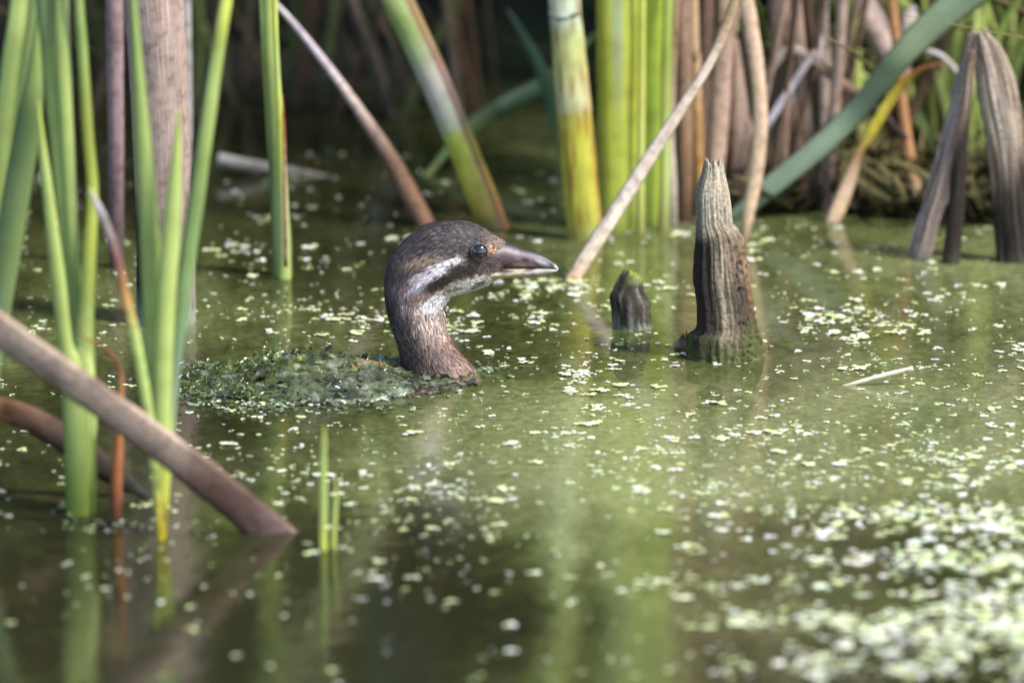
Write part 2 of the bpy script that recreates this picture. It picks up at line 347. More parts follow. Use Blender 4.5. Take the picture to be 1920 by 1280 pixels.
shoot('cattail_shoot', (303, 1000), [
    ([(303, 1000, 15, .002, (120, 140, 70)), (303, 930, 24, .002, (204, 200, 90)), (304, 820, 32, .004, LG), (303, 730, 10, .006, LG)], dict(name='sheath', tubular=True, mat=M_STEM, nseg=22, flat=.45, groove=.015)),
    ([(303, 1000, 15, 0, (190, 170, 50)), (302, 930, 26, 0, YG), (298, 760, 36, 0, LG), (290, 600, 38, 0, LG), (281, 450, 36, 0, MG), (268, 260, 28, 0, MG), (258, 120, 18, 0, MG), (250, 0, 11, 0, MG), (243, -160, 2, 0, MG)], dict(curl=.2)),
    ([(305, 998, 13, -.006, (190, 170, 50)), (304, 900, 26, -.006, YG), (304, 760, 32, -.006, LG), (309, 600, 34, -.006, LG), (320, 450, 32, -.006, LG), (329, 320, 22, -.006, LG), (336, 205, 2, -.006, YG)], dict(curl=.18)),
    ([(306, 998, 12, .006, (190, 170, 50)), (310, 880, 22, .006, LG), (322, 720, 25, .008, BGN), (340, 570, 27, .008, (140, 166, 110)), (364, 400, 28, .01, (140, 166, 100)), (384, 260, 27, .01, MG), (404, 120, 24, .012, LG), (422, 10, 22, .012, YG), (470, -260, 18, .03, MG), (580, -800, 12, .06, MG), (660, -1150, 2, .08, MG)], dict(curl=.15, edge=((.12, .17, .08), -.4, -1))),
    ([(300, 996, 10, -.012, (190, 170, 50)), (290, 880, 15, -.014, LG), (277, 770, 18, -.016, LG), (255, 640, 18, -.018, LG), (236, 560, 17, -.018, (196, 150, 90)), (221, 490, 16, -.018, (140, 100, 86)), (200, 425, 15, -.018, GREYB), (183, 385, 11, -.018, LILAC), (168, 352, 2, -.018, STRAW)], dict(curl=.1, mat=M_DRY, name='withered_leaf')),
], 'slim yellow-green cattail shoot with one brown-tipped leaf, in front of the thick grey stalk', group='green cattail shoots standing in the pond')
shoot('cattail_shoot', (530, 518), [
    ([(530, 518, 34, .002, (120, 140, 70)), (530, 460, 34, .002, DG), (527, 380, 26, .004, LG), (523, 310, 10, .006, LG)], dict(name='sheath', tubular=True, mat=M_STEM, nseg=22, flat=.45, groove=.015)),
    ([(530, 518, 34, 0, DG), (526, 430, 33, 0, DG), (520, 300, 28, 0, DG), (511, 150, 22, 0, MG), (503, 0, 20, 0, LG), (486, -400, 18, 0, MG), (460, -1300, 12, .03, MG), (430, -2000, 2, .05, MG)], dict(curl=.2)),
    ([(534, 516, 20, -.006, LG), (532, 400, 18, -.006, (190, 198, 130)), (526, 250, 13, -.006, YG), (519, 120, 10, -.006, LG), (515, 0, 10, -.006, YG), (512, -300, 9, -.006, LG), (520, -1200, 6, .0, LG), (530, -1600, 1, 0, LG)], dict(curl=.1)),
    ([(526, 516, 24, .004, DG), (518, 380, 20, .004, MG), (505, 200, 16, .004, MG), (496, 60, 14, .004, LG), (490, -60, 13, .006, MG), (470, -600, 11, .01, MG), (420, -1300, 1, .04, MG)], dict(curl=.2)),
    ([(536, 500, 7, -.008, DRY), (534, 330, 6, -.008, TAN), (532, 240, 5, -.008, RUST), (530, 178, 1, -.008, RUST)], dict(mat=M_DRY, sink=False, name='withered_leaf')),
], 'narrow bundled cattail shoot standing alone between grey stalk and leaning dry leaf', group='green cattail shoots standing in the pond')

# two slim young blades in the foreground, and one leaning off
leaf_thing('young_blade', [(606, 1032, 14, 0, YG), (606, 960, 14, 0, LG), (606, 880, 12, 0, LG), (607, 830, 9, 0, LG), (608, 796, 2, 0, YG)], 'taller of two slim green blades poking out of open water', 'leaf', M_LEAF)
leaf_thing('young_blade', [(624, 1030, 9, .004, YG), (627, 970, 10, .004, LG), (630, 930, 7, .004, LG), (631, 893, 1, .004, YG)], 'shorter of two slim green blades poking out of open water', 'leaf', M_LEAF)

# ------------------------------------------------------------------ dead stalks and leaves on the left
def grey_stalk_col(c, s, q, along, t):
    ch = sstep(0.055, 0.03, along + 0.028 * s - 0.012 + 0.012 * noise.noise(Vector((s * 3, along * 40, 3))))
    c2 = mixc(c, lin((20, 17, 15)), ch * 0.95)
    f = noise.noise(Vector((s * 9, q * 9, along * 5)))
    c2 = mixc(c2, lin((84, 66, 54)), max(0, f) * 0.55 * (1 - ch))
    return mixc(c2, lin((150, 170, 150)), 0.5 * sstep(0.042, 0.026, along))
leaf_thing('dead_stalk', [(312, 603, 112, 0, (128, 114, 106)), (309, 450, 108, 0, (140, 122, 114)), (304, 300, 106, 0, (148, 128, 120)), (297, 150, 108, 0, (154, 134, 124)), (288, 0, 112, 0, (156, 136, 126)), (270, -300, 112, .01, (160, 140, 128)), (200, -1400, 90, .05, (150, 130, 115)), (130, -2600, 60, .1, (150, 130, 115))],
           'thick weathered grey cattail stalk with blackened foot', 'stalk', M_DEAD, 'dead stalks', tubular=True, nseg=36, groove=.003, ngroove=13, colfun=grey_stalk_col, rough=.03)
leaf_thing('dead_stalk', [(219, 500, 26, 0, (60, 50, 48)), (218, 400, 28, 0, (96, 78, 78)), (217, 250, 30, 0, (130, 108, 108)), (215, 100, 32, 0, (136, 114, 114)), (213, -40, 34, 0, (130, 110, 108)), (205, -600, 32, .02, DRY), (190, -1700, 24, .05, DRY)],
           'slim mauve-brown stalk standing right behind the thick grey one', 'stalk', M_DEAD, 'dead stalks', tubular=True, nseg=16)
leaf_thing('dead_stalk', [(352, 440, 16, 0, (90, 84, 80)), (352, 300, 18, 0, (130, 122, 120)), (350, 150, 20, 0, (150, 142, 140)), (347, 0, 22, 0, (150, 142, 140)), (340, -500, 20, 0, GREYB), (320, -1500, 14, .04, GREYB)],
           'pale thin stalk peeping out behind the thick grey one', 'stalk', M_DEAD, 'dead stalks', tubular=True, nseg=12)
leaf_thing('broad_dead_leaf', [(508, 1000, 66, 0, (126, 102, 96)), (450, 950, 64, -.006, (108, 84, 76)), (380, 893, 64, -.014, (124, 100, 88)), (320, 848, 58, -.02, (176, 154, 138)), (230, 782, 58, -.03, (180, 158, 142)), (120, 705, 58, -.042, (180, 158, 142)), (20, 635, 58, -.052, (180, 158, 142)), (-100, 552, 62, -.062, TAN), (-300, 410, 50, -.08, TAN), (-560, 240, 24, -.1, TAN), (-640, 190, 2, -.11, TAN)],
           'broad flat speckled brown leaf leaning out of the water across the green shoots', 'leaf', M_DRY, curl=.06, thick=.025, roll=-.15, twist=-.25, stain=.55)
leaf_thing('bent_stalk', [(278, 932, 14, 0, (46, 46, 42)), (240, 908, 34, 0, (42, 37, 32)), (190, 872, 48, 0, (48, 38, 33)), (120, 822, 52, .0, (62, 48, 42)), (60, 788, 50, 0, (92, 68, 52)), (0, 766, 46, 0, (132, 92, 58)), (-80, 752, 44, 0, RUST), (-200, 770, 40, 0, DRY), (-320, 830, 36, 0, DRY), (-400, 905, 30, 0, DRY), (-440, 960, 28, 0, DRY)],
           'dark arched dead stalk bowing down into the water behind the tall shoot', 'stalk', M_DEAD, tubular=True, nseg=18, flat=.6)
leaf_thing('curled_dead_leaf', [(217, 968, 22, 0, (90, 58, 40)), (218, 900, 23, 0, (160, 100, 62)), (222, 830, 18, 0, (170, 112, 70)), (226, 760, 12, 0, (168, 116, 74)), (225, 700, 8, 0, (176, 124, 80)), (210, 668, 7, -.01, RUST), (185, 645, 6, -.02, RUST), (155, 630, 3, -.025, RUST), (146, 600, 1, -.03, RUST)],
           'thin rust-brown leaf curling over beside the tall green shoot', 'leaf', M_DRY, curl=.25)

# ------------------------------------------------------------------ the middle of the view
leaf_thing('leaning_dry_leaf', [(802, 425, 32, 0, (150, 112, 92)), (770, 365, 34, 0, (140, 106, 86)), (735, 300, 30, 0, (120, 94, 78)), (700, 245, 24, 0, (150, 128, 116)), (650, 172, 18, 0, (196, 178, 168)), (600, 105, 15, 0, LILAC), (560, 55, 13, 0, LILAC), (524, 14, 10, 0, (200, 188, 186)), (480, -30, 7, 0, LILAC), (430, -70, 2, 0, LILAC)],
           'narrow pale dry leaf leaning away from the bird toward the narrow shoot', 'leaf', M_DRY, curl=.3, twist=.5)
def kstem(c, s, q, along, t):
    c2 = mixc(c, lin((150, 96, 78), .85), sstep(0.25, 0.6, s) * (0.5 + 0.5 * sstep(0.0, 0.3, along)) )
    c2 = mixc(c2, lin((96, 62, 40), .85), sstep(.5, .6, s) * (1 - sstep(.62, .72, s)))
    return mixc(c2, lin((150, 84, 40), .8), max(0, noise.noise(Vector((s * 4, q * 3, along * 45))) - .1) * 1.1 * sstep(.09, .02, along))
leaf_thing('leaning_cattail_stem', [(924, 425, 56, 0, (120, 110, 60)), (906, 375, 56, 0, (176, 158, 70)), (880, 310, 55, 0, (176, 180, 76)), (858, 255, 54, 0, (170, 180, 80)), (848, 230, 55, 0, (172, 178, 150)), (815, 150, 56, 0, (176, 172, 160)), (780, 75, 57, 0, (150, 166, 110)), (745, 0, 58, 0, (150, 166, 100)), (650, -220, 54, .01, MG), (450, -700, 44, .03, MG), (200, -1400, 24, .06, MG)],
           'two-toned cattail stem leaning left behind the bird, rusty along one edge', 'cattail', M_STEM, tubular=True, nseg=28, flat=.7, groove=.01, colfun=kstem)
def mstem(c, s, q, along, t):
    c2 = mixc(c, lin((190, 140, 84), .85), sstep(.72, .98, s) * sstep(.13, .05, along) * .8)
    return mixc(c2, lin((150, 100, 40), .8), min(.9, max(0, noise.noise(Vector((s * 4 + 8, q * 4, along * 70))) - .08) * 2.2))
leaf_thing('pale_sheathed_cattail', [(1098, 448, 66, 0, (140, 140, 80)), (1093, 400, 66, 0, (172, 170, 66)), (1084, 300, 66, 0, (178, 176, 66)), (1077, 222, 65, 0, (174, 168, 72)), (1075, 195, 66, 0, (190, 186, 140)), (1068, 120, 64, 0, (180, 180, 116)), (1064, 70, 61, 0, (178, 184, 126)), (1060, 30, 60, 0, (180, 192, 168)), (1058, 0, 60, 0, (182, 192, 164)), (1045, -300, 56, .01, LG), (1020, -1100, 44, .03, MG), (990, -2300, 20, .06, MG)],
           'yellow-green cattail stem with pale upper sheath, standing next to the thick green clump', 'cattail', M_STEM, 'cattail stems', tubular=True, nseg=28, flat=.75, groove=.01, colfun=mstem)
def nstem(c, s, q, along, t):
    c2 = c
    if -.35 < s < .15 and q > 0: c2 = mixc(c, lin((176, 186, 140), .85), sstep(.06, .11, along + .02 * s) * sstep(.35, .2, abs(s + .1) * 1.6))
    return mixc(c2, lin((146, 152, 52), .85), sstep(-.4, -.9, s) * .6)
cl = tag(empty('cattail_clump', W(1190, 432)), 'thick luminous yellow-green cattail clump of several pressed stems', 'cattail')
for nodes, kw, mt in [
    ([(1165, 434, 84, 0, (150, 160, 70)), (1165, 380, 86, 0, (180, 190, 80)), (1163, 200, 88, 0, (184, 190, 72)), (1162, 0, 90, 0, (180, 186, 74)), (1160, -500, 80, .01, LG), (1150, -1500, 50, .03, MG), (1130, -2600, 20, .05, MG)], dict(tubular=True, nseg=30, flat=.55, groove=.008, colfun=nstem), M_STEM),
    ([(1222, 432, 48, .008, (150, 160, 80)), (1224, 380, 50, .008, (190, 204, 90)), (1226, 200, 50, .008, (184, 204, 84)), (1228, 0, 52, .008, (180, 200, 80)), (1236, -500, 44, .01, LG), (1260, -1500, 30, .03, MG), (1280, -2200, 8, .05, MG)], dict(tubular=True, nseg=24, flat=.55, groove=.02), M_STEM),
    ([(1244, 430, 20, .0, (150, 150, 90)), (1247, 330, 18, .0, (200, 212, 130)), (1249, 150, 18, 0, (196, 206, 110)), (1252, 0, 18, 0, (190, 206, 104)), (1262, -600, 16, .02, LG), (1300, -1500, 4, .05, LG)], dict(curl=.2), M_LEAF),
    ([(1200, 434, 16, -.008, (160, 160, 90)), (1201, 330, 14, -.008, (206, 208, 120)), (1203, 150, 14, -.008, (206, 206, 110)), (1204, 0, 14, -.008, (200, 206, 100)), (1208, -600, 12, -.004, LG), (1220, -1500, 3, .0, LG)], dict(curl=.2), M_LEAF)]:
    kw = dict(kw); tb = kw.pop('tubular', False); mb = MB(); (tube if tb else blade)(mb, path3d(nodes, cl.location.y), **kw)
    mb.build('stem' if tb else 'leaf', mt, cl, cl.location.copy())

leaf_thing('leaning_straw', [(1072, 528, 26, 0, (234, 198, 162)), (1100, 482, 27, .0, (242, 220, 196)), (1160, 388, 26, 0, (244, 224, 206)), (1230, 278, 23, 0, (242, 220, 202)), (1290, 184, 18, 0, (234, 212, 192)), (1330, 120, 16, 0, (230, 208, 186)), (1358, 60, 18, 0, (200, 170, 140)), (1378, 0, 16, 0, TAN), (1420, -140, 12, 0, TAN), (1500, -400, 2, 0, TAN)],
           'pale pinkish straw leaning across the green clump, foot before the bird\'s bill', 'leaf', M_DRY, curl=.2)
leaf_thing('arched_dry_leaf', [(1397, 447, 12, 0, TAN), (1404, 400, 20, 0, STRAW), (1420, 310, 24, 0, STRAW), (1426, 220, 24, 0, (222, 190, 160)), (1420, 130, 24, 0, (222, 190, 160)), (1408, 50, 26, 0, (214, 184, 156)), (1398, 0, 26, 0, (206, 176, 150)), (1370, -120, 22, 0, TAN), (1310, -320, 12, 0, TAN), (1280, -400, 2, 0, TAN)],
           'pale tan dry leaf bowed upright just behind the tall stump', 'leaf', M_DRY, curl=.15)
leaf_thing('leaning_green_blade', [(1374, 412, 30, 0, BGN), (1430, 362, 36, .0, (142, 160, 136)), (1520, 290, 40, .0, (144, 162, 136)), (1610, 205, 40, 0, (144, 162, 134)), (1680, 118, 44, -.01, (150, 166, 130)), (1740, 55, 52, -.012, (148, 164, 128)), (1815, -5, 52, -.014, (148, 164, 128)), (1950, -90, 44, -.02, MG), (2200, -190, 26, -.03, MG), (2350, -220, 2, -.04, MG)],
           'long blue-green blade leaning right across the dead reeds', 'leaf', M_LEAF, curl=.12)
leaf_thing('fallen_stick', [(408, 298, 24, 0, (176, 166, 156)), (470, 310, 24, 0, (150, 142, 132)), (560, 325, 20, 0, (130, 124, 112)), (640, 342, 14, 0, (110, 104, 90)), (690, 352, 6, 0, (90, 84, 70))],
           'pale grey stick lying in the shaded water behind the narrow shoot', 'stick', M_DEAD, Y=W(560, 330).y, sink=False, tubular=True, nseg=12)
leaf_thing('floating_straw', [(1518, 744, 3, 0, TAN), (1560, 731, 5, 0, STRAW), (1610, 716, 8, 0, (236, 220, 196)), (1670, 700, 9, 0, (240, 226, 204)), (1712, 690, 8, 0, (240, 226, 204))],
           'thin pale straw floating on open water beside the tall stump', 'straw', M_DRY, Y=W(1610, 722).y, sink=False, tubular=True, nseg=8)

# ------------------------------------------------------------------ right: broken stalks
def charred(c, s, q, along, t):
    ch = sstep(.075, .045, along + .012 * noise.noise(Vector((s * 4, q * 4, along * 30))) + .02 * s)
    f = noise.noise(Vector((s * 8, q * 8, along * 8)))
    c2 = mixc(c, lin((70, 52, 40)), max(0, f) * .8)
    return mixc(c2, lin((24, 20, 17)), ch * .9)
# dead reeds of the stand behind the tall stump
def reed(nodes, label, mat=None, tubular=True, **kw):
    return leaf_thing('dead_reed', nodes, label, 'reed', mat or (M_DEAD if tubular else M_DRY), 'dead reeds behind the tall stump', tubular=tubular, **kw)
reed([(1284, 415, 30, 0, (80, 60, 48)), (1284, 300, 32, 0, (130, 100, 76)), (1282, 150, 34, 0, (140, 112, 92)), (1278, 0, 34, 0, (130, 104, 88)), (1268, -700, 30, .02, DRY), (1240, -2000, 16, .05, DRY)], 'brown round reed stalk tight against the luminous green clump', nseg=14)
reed([(1310, 405, 22, 0, (90, 70, 50)), (1308, 280, 22, 0, (170, 130, 80)), (1303, 120, 22, 0, (176, 146, 110)), (1298, 0, 22, 0, (176, 146, 116)), (1290, -800, 18, .02, TAN), (1270, -1800, 8, .04, TAN)], 'ochre reed stalk second from the luminous green clump', nseg=12)
reed([(1330, 420, 26, .0, (190, 160, 140)), (1344, 300, 30, .0, (196, 164, 144)), (1352, 180, 32, 0, (190, 160, 140)), (1358, 60, 30, 0, (170, 144, 126)), (1362, -40, 28, 0, TAN), (1370, -800, 22, .02, TAN), (1400, -1900, 8, .05, TAN)], 'pinkish tan flattened reed directly behind the tall stump', tubular=False, curl=.15)
reed([(1262, 420, 16, 0, (150, 140, 120)), (1259, 330, 18, 0, (200, 188, 172)), (1257, 260, 14, 0, (190, 176, 160)), (1262, 120, 12, 0, TAN), (1270, -60, 10, 0, TAN), (1290, -700, 3, .02, TAN)], 'thin whitish sheath strip at the foot of the luminous green clump', tubular=False)
reed([(1400, 395, 40, .0, (56, 46, 42)), (1398, 300, 42, 0, (150, 128, 116)), (1384, 200, 34, 0, (176, 152, 136)), (1372, 90, 26, 0, (170, 146, 130)), (1362, 0, 24, 0, (150, 128, 112)), (1340, -600, 18, .02, DRY), (1300, -1500, 6, .05, DRY)], 'broad pinkish grey reed, dark at its foot, behind the bowed dry leaf', tubular=False, curl=.1)
reed([(1500, 385, 34, 0, (80, 62, 52)), (1490, 280, 34, 0, (160, 126, 98)), (1476, 150, 40, 0, (168, 144, 130)), (1462, 0, 42, 0, (164, 142, 132)), (1440, -600, 34, .02, DRY), (1390, -1700, 14, .05, DRY)], 'broad grey-tan reed leaning left under the long blue-green blade', tubular=False, curl=.2)
reed([(1542, 380, 24, 0, (80, 68, 60)), (1545, 250, 26, 0, (150, 134, 124)), (1543, 100, 26, 0, (140, 126, 118)), (1540, -20, 24, 0, (130, 116, 108)), (1530, -800, 18, .02, DRY), (1510, -1600, 8, .04, DRY)], 'upright grey reed right of the green stem among dead reeds', nseg=12)
leaf_thing('green_reed', [(1512, 384, 26, .01, (90, 90, 50)), (1508, 300, 30, .01, (150, 162, 60)), (1500, 180, 30, .01, (160, 172, 76)), (1492, 60, 28, .01, (168, 180, 96)), (1486, -40, 26, .01, LG), (1470, -800, 22, .03, MG), (1440, -2000, 10, .06, MG)], 'single living green reed stem among the grey dead reeds', 'reed', M_STEM, tubular=True, nseg=16)
leaf_thing('bent_reed', [(1406, 330, 14, 0, GREYB), (1428, 265, 16, -.004, (176, 160, 158)), (1468, 205, 17, -.008, (176, 162, 160)), (1515, 150, 20, -.008, (186, 172, 168)), (1534, 92, 18, -.006, (196, 182, 176)), (1536, 62, 8, -.004, GREYB)], 'pale grey bent strip slanting up among dead reeds', 'reed', M_DRY, 'bent strips among the dead reeds', Y=W(1440, 385).y, sink=False)
leaf_thing('bent_reed', [(1430, 150, 14, -.01, (170, 156, 152)), (1478, 94, 17, -.012, (176, 162, 156)), (1520, 112, 17, -.014, (120, 104, 94)), (1570, 150, 18, -.014, (120, 98, 80)), (1640, 200, 15, -.012, (90, 74, 62)), (1700, 262, 10, -.01, DK)], 'kinked brown strip folded over like a roof among dead reeds', 'reed', M_DEAD, 'bent strips among the dead reeds', Y=W(1520, 385).y, sink=False)
leaf_thing('bent_reed', [(1434, 240, 12, -.016, (190, 180, 184)), (1460, 200, 15, -.016, (196, 188, 194)), (1500, 138, 14, -.016, (190, 182, 186)), (1530, 96, 12, -.016, GREYB)], 'lilac-white short strip crossing behind the bowed dry leaf', 'reed', M_DRY, 'bent strips among the dead reeds', Y=W(1440, 385).y, sink=False)
leaf_thing('dead_stalk', [(1680, 122, 52, .03, (150, 130, 120)), (1650, 70, 54, .03, (186, 164, 154)), (1612, 0, 54, .03, (190, 168, 158)), (1540, -140, 50, .04, TAN), (1300, -560, 40, .08, TAN), (1050, -1000, 20, .12, TAN)], 'thick pinkish stalk leaning left above the dark bank', 'stalk', M_DEAD, 'dead stalks', Y=W(1680, 360).y, sink=False, tubular=True, nseg=20)
leaf_thing('twisted_leaf', [(1562, 416, 26, 0, (236, 206, 170)), (1578, 376, 28, 0, (232, 200, 164)), (1596, 330, 24, 0, (196, 166, 140)), (1612, 286, 14, 0, (160, 126, 84)), (1634, 250, 22, 0, (186, 170, 60)), (1660, 205, 24, 0, (190, 176, 66)), (1692, 160, 22, 0, (176, 150, 50)), (1730, 130, 14, 0, RUST), (1780, 120, 2, 0, RUST)], 'twisted leaf going from cream foot to yellow, over the dark bank', 'leaf', M_DRY, curl=.1, twist=.9)
leaf_thing('dead_reed', [(1724, 384, 18, 0, (220, 200, 180)), (1712, 330, 22, 0, (206, 160, 116)), (1700, 260, 20, 0, (190, 140, 100)), (1690, 180, 18, 0, (180, 132, 90)), (1682, 90, 17, 0, (176, 130, 88)), (1672, 0, 18, 0, (180, 136, 92)), (1650, -300, 14, 0, TAN), (1600, -900, 4, .03, TAN)], 'slender orange-tan reed crossing the long blue-green blade', 'reed', M_DRY, curl=.2)
leaf_thing('dead_reed', [(1694, 150, 22, 0, (190, 150, 130)), (1700, 60, 24, 0, (220, 202, 196)), (1708, 25, 22, 0, (226, 210, 204)), (1718, 14, 3, 0, LILAC)], 'short whitish torn reed end beside the long blue-green blade', 'reed', M_DRY, Y=W(1690, 370).y, sink=False)
leaf_thing('bent_reed', [(1735, 95, 8, 0, (190, 180, 176)), (1765, 105, 9, 0, (200, 192, 188)), (1790, 130, 9, 0, (196, 188, 184)), (1802, 150, 7, 0, GREYB)], 'small curved white strip behind the slanted broken stalk', 'reed', M_DRY, 'bent strips among the dead reeds', Y=W(1770, 380).y, sink=False)

R = random.Random(5)
# further dead reeds of the stand, look-alikes
for i in range(34):
    px = R.choice([R.uniform(1255, 1590), R.uniform(1290, 1480)]); py = R.uniform(345, 400)
    c = R.choice([(130, 108, 92), (150, 128, 116), (112, 90, 76), (164, 140, 122), (96, 76, 62)]); w = R.uniform(8, 24); ln = R.gauss(0, 38)
    tb = R.random() < .5; nodes = [(px, py, w, 0, mixc(c, DK, .6)), (px + ln * .35, py - 110, w, 0, c), (px + ln * .8, py - 240, w, 0, c), (px + ln * 1.3, py - 420, w * .95, 0, c), (px + ln * 2.6, py - 1000, w * .8, .02, c), (px + ln * 4, py - 1800, w * .4, .05, c)]
    cw = {(130, 108, 92): 'dull brown', (150, 128, 116): 'pinkish grey', (112, 90, 76): 'dark brown', (164, 140, 122): 'pale tan', (96, 76, 62): 'blackish brown'}[c]
    lab = '%s %s %s in the crowded dead stand behind the tall stump' % ('slender' if w < 16 else 'stout', cw, 'round reed stalk' if tb else 'flat reed strip')
    leaf_thing('dead_reed', nodes, lab, 'reed', M_DEAD if tb else M_DRY, 'crowded dead reeds behind the stump', tubular=tb, **({'nseg': 10} if tb else {'curl': .15, 'roll': R.uniform(-.7, .7)}))
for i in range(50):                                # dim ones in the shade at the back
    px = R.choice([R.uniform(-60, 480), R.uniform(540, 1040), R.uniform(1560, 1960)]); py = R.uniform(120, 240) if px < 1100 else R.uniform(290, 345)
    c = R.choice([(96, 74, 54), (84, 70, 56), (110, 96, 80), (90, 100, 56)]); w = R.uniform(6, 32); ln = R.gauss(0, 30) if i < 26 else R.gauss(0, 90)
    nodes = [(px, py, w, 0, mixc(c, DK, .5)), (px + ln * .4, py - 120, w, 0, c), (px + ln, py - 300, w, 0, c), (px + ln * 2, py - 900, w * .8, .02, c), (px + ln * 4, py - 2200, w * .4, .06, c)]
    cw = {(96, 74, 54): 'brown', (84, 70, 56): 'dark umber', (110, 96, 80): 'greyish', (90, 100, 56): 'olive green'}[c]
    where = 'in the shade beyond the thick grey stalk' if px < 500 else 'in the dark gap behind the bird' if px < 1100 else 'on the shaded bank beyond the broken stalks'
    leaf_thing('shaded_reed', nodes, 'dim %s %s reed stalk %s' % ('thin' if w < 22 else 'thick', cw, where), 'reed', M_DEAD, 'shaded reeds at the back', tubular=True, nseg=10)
leaf_thing('shaded_reed', [(800, 330, 10, 0, DG), (870, 250, 26, .03, DG), (940, 200, 34, .05, (70, 96, 66)), (1020, 158, 30, .06, (70, 96, 66)), (1060, 120, 20, .06, DG), (1120, 60, 3, .07, DG)], 'dark green blade lying low across the shaded water behind the leaning stem', 'leaf', M_LEAF, curl=.1)
leaf_thing('shaded_reed', [(1062, 300, 26, .0, DG), (1036, 190, 26, 0, (84, 116, 84)), (1010, 120, 20, 0, (90, 124, 90)), (975, 55, 10, 0, (104, 136, 110)), (950, 15, 2, 0, BGN)], 'blue-green pointed blade rising behind the pale-sheathed stem', 'leaf', M_LEAF, curl=.15)

# green grass on the bank at the right
for i, (px, py, n, lab) in enumerate([(1745, 330, 15, 'loose tuft of fresh green grass behind the slanted broken stalk'), (1830, 340, 15, 'green grass tuft seen through the gap between the broken stalks'), (1910, 330, 18, 'dense bright grass tuft behind the thick split stub'), (1600, 335, 7, 'small grass tuft on dark bank behind the twisted leaf'), (1440, 350, 6, 'sparse grass tuft among the dead reeds')]):
    b = W(px, py); b.z = 0; e = tag(empty('grass_tuft', b), lab, 'grass', 'grass tufts on the bank')
    for k in range(n):
        an = R.gauss(0, 55); h = R.uniform(220, 560); w = R.uniform(9, 24); c = R.choice([(168, 184, 96), (184, 196, 110), (150, 168, 92), (196, 206, 130)])
        x0 = px + R.gauss(0, 26); dy = R.uniform(-.01, .05)
        mb = MB(); blade(mb, path3d([(x0, py, w * .8, dy, (110, 110, 60)), (x0 + an * .3, py - h * .35, w, dy, c), (x0 + an * .9, py - h * .7, w * .8, dy, c), (x0 + an * 2.0, py - h, w * .45, dy - .01, c), (x0 + an * 3.2, py - h * R.uniform(.95, 1.2), 2, dy - .03, c)], b.y), curl=.15, roll=R.uniform(-.6, .6))
        mb.build('leaf', M_LEAF, e, b)

# ------------------------------------------------------------------ stumps
def stump(name, prof, org, sc, water_py, colf, label, cat, depth=.8, seed=0, nseg=128, per=8, groove=.05, tilt=0.0):
    Y = W(org[0] + (prof[-1][1] + prof[-1][2]) / 2 / sc, org[1] + water_py / sc).y
    rows = catmull([list(p) for p in prof], per); rings, cols, uvs = [], [], []
    top_zy = rows[0][0]
    for j, (zy, l, r) in enumerate(rows):
        cx = org[0] + (l + r) / 2 / sc; hw = (r - l) / 2 / sc * M_PX(Y); c0 = P(cx, org[1] + zy / sc, Y); Rr, C, UVs = [], [], []
        for k in range(nseg):
            an = 2 * math.pi * k / nseg; s, q = math.sin(an), -math.cos(an)      # q<0 faces the camera
            v = Vector((s * hw, q * hw * depth, c0.z))
            g = groove * .55 * noise.noise(Vector((s * 18, q * 18, c0.z * 60 + seed))) + groove * noise.noise(Vector((an * 5 if an < math.pi else (2 * math.pi - an) * 5 + 40, c0.z * 26, seed))) + groove * .8 * noise.noise(Vector((s * 9, q * 9, c0.z * 16 + seed))) + .05 * noise.noise(Vector((s * 2, q * 2, c0.z * 60 + seed)))
            pit = max(0, noise.noise(Vector((v.x * 620, v.y * 620, v.z * 420 + seed))) - .05) * (.05 + .16 * sstep(.25, .6, s) * sstep(.1, .3, (zy - top_zy) / (prof[-1][0] - top_zy)))
            f = 1 + g - pit
            jag = (0.0040 * noise.noise(Vector((s * 1.7, q * 1.7, seed + 5))) + 0.0016 * noise.noise(Vector((s * 7, q * 7, seed)))) * sstep(.16, 0.0, (zy - top_zy) / (prof[-1][0] - top_zy))
            pnt = Vector((c0.x + s * hw * f, Y + q * hw * depth * f, c0.z + jag))
            Rr.append(pnt); C.append(colf(s, q, zy, pnt, g, pit)); UVs.append((an * hw, c0.z))
        rings.append(Rr); cols.append(C); uvs.append(UVs)
    # sunken foot and hollow, ragged top
    foot = [p + Vector((0, 0, -0.03)) for p in rings[-1]]; rings.append(foot); cols.append(cols[-1]); uvs.append(uvs[-1])
    c = sum((Vector(p) for p in rings[0]), Vector()) / nseg
    for s_, dz in ((.8, .0003), (.55, -.003), (.15, -.006)):
        rings.insert(0, [c + (Vector(p) - c) * s_ + Vector((0, 0, dz + .002 * noise.noise(Vector(p) * 300))) for p in rings[0 if s_ == .78 else 0]]); cols.insert(0, [mixc(x, lin((60, 48, 38)), .35) for x in cols[0]]); uvs.insert(0, uvs[0])
    mb = MB(); mb.ring_loft(rings, cols, uvs); b = Vector((c.x, Y, 0))
    return tag(mb.build(name, M_WOOD, None, b), label, cat)
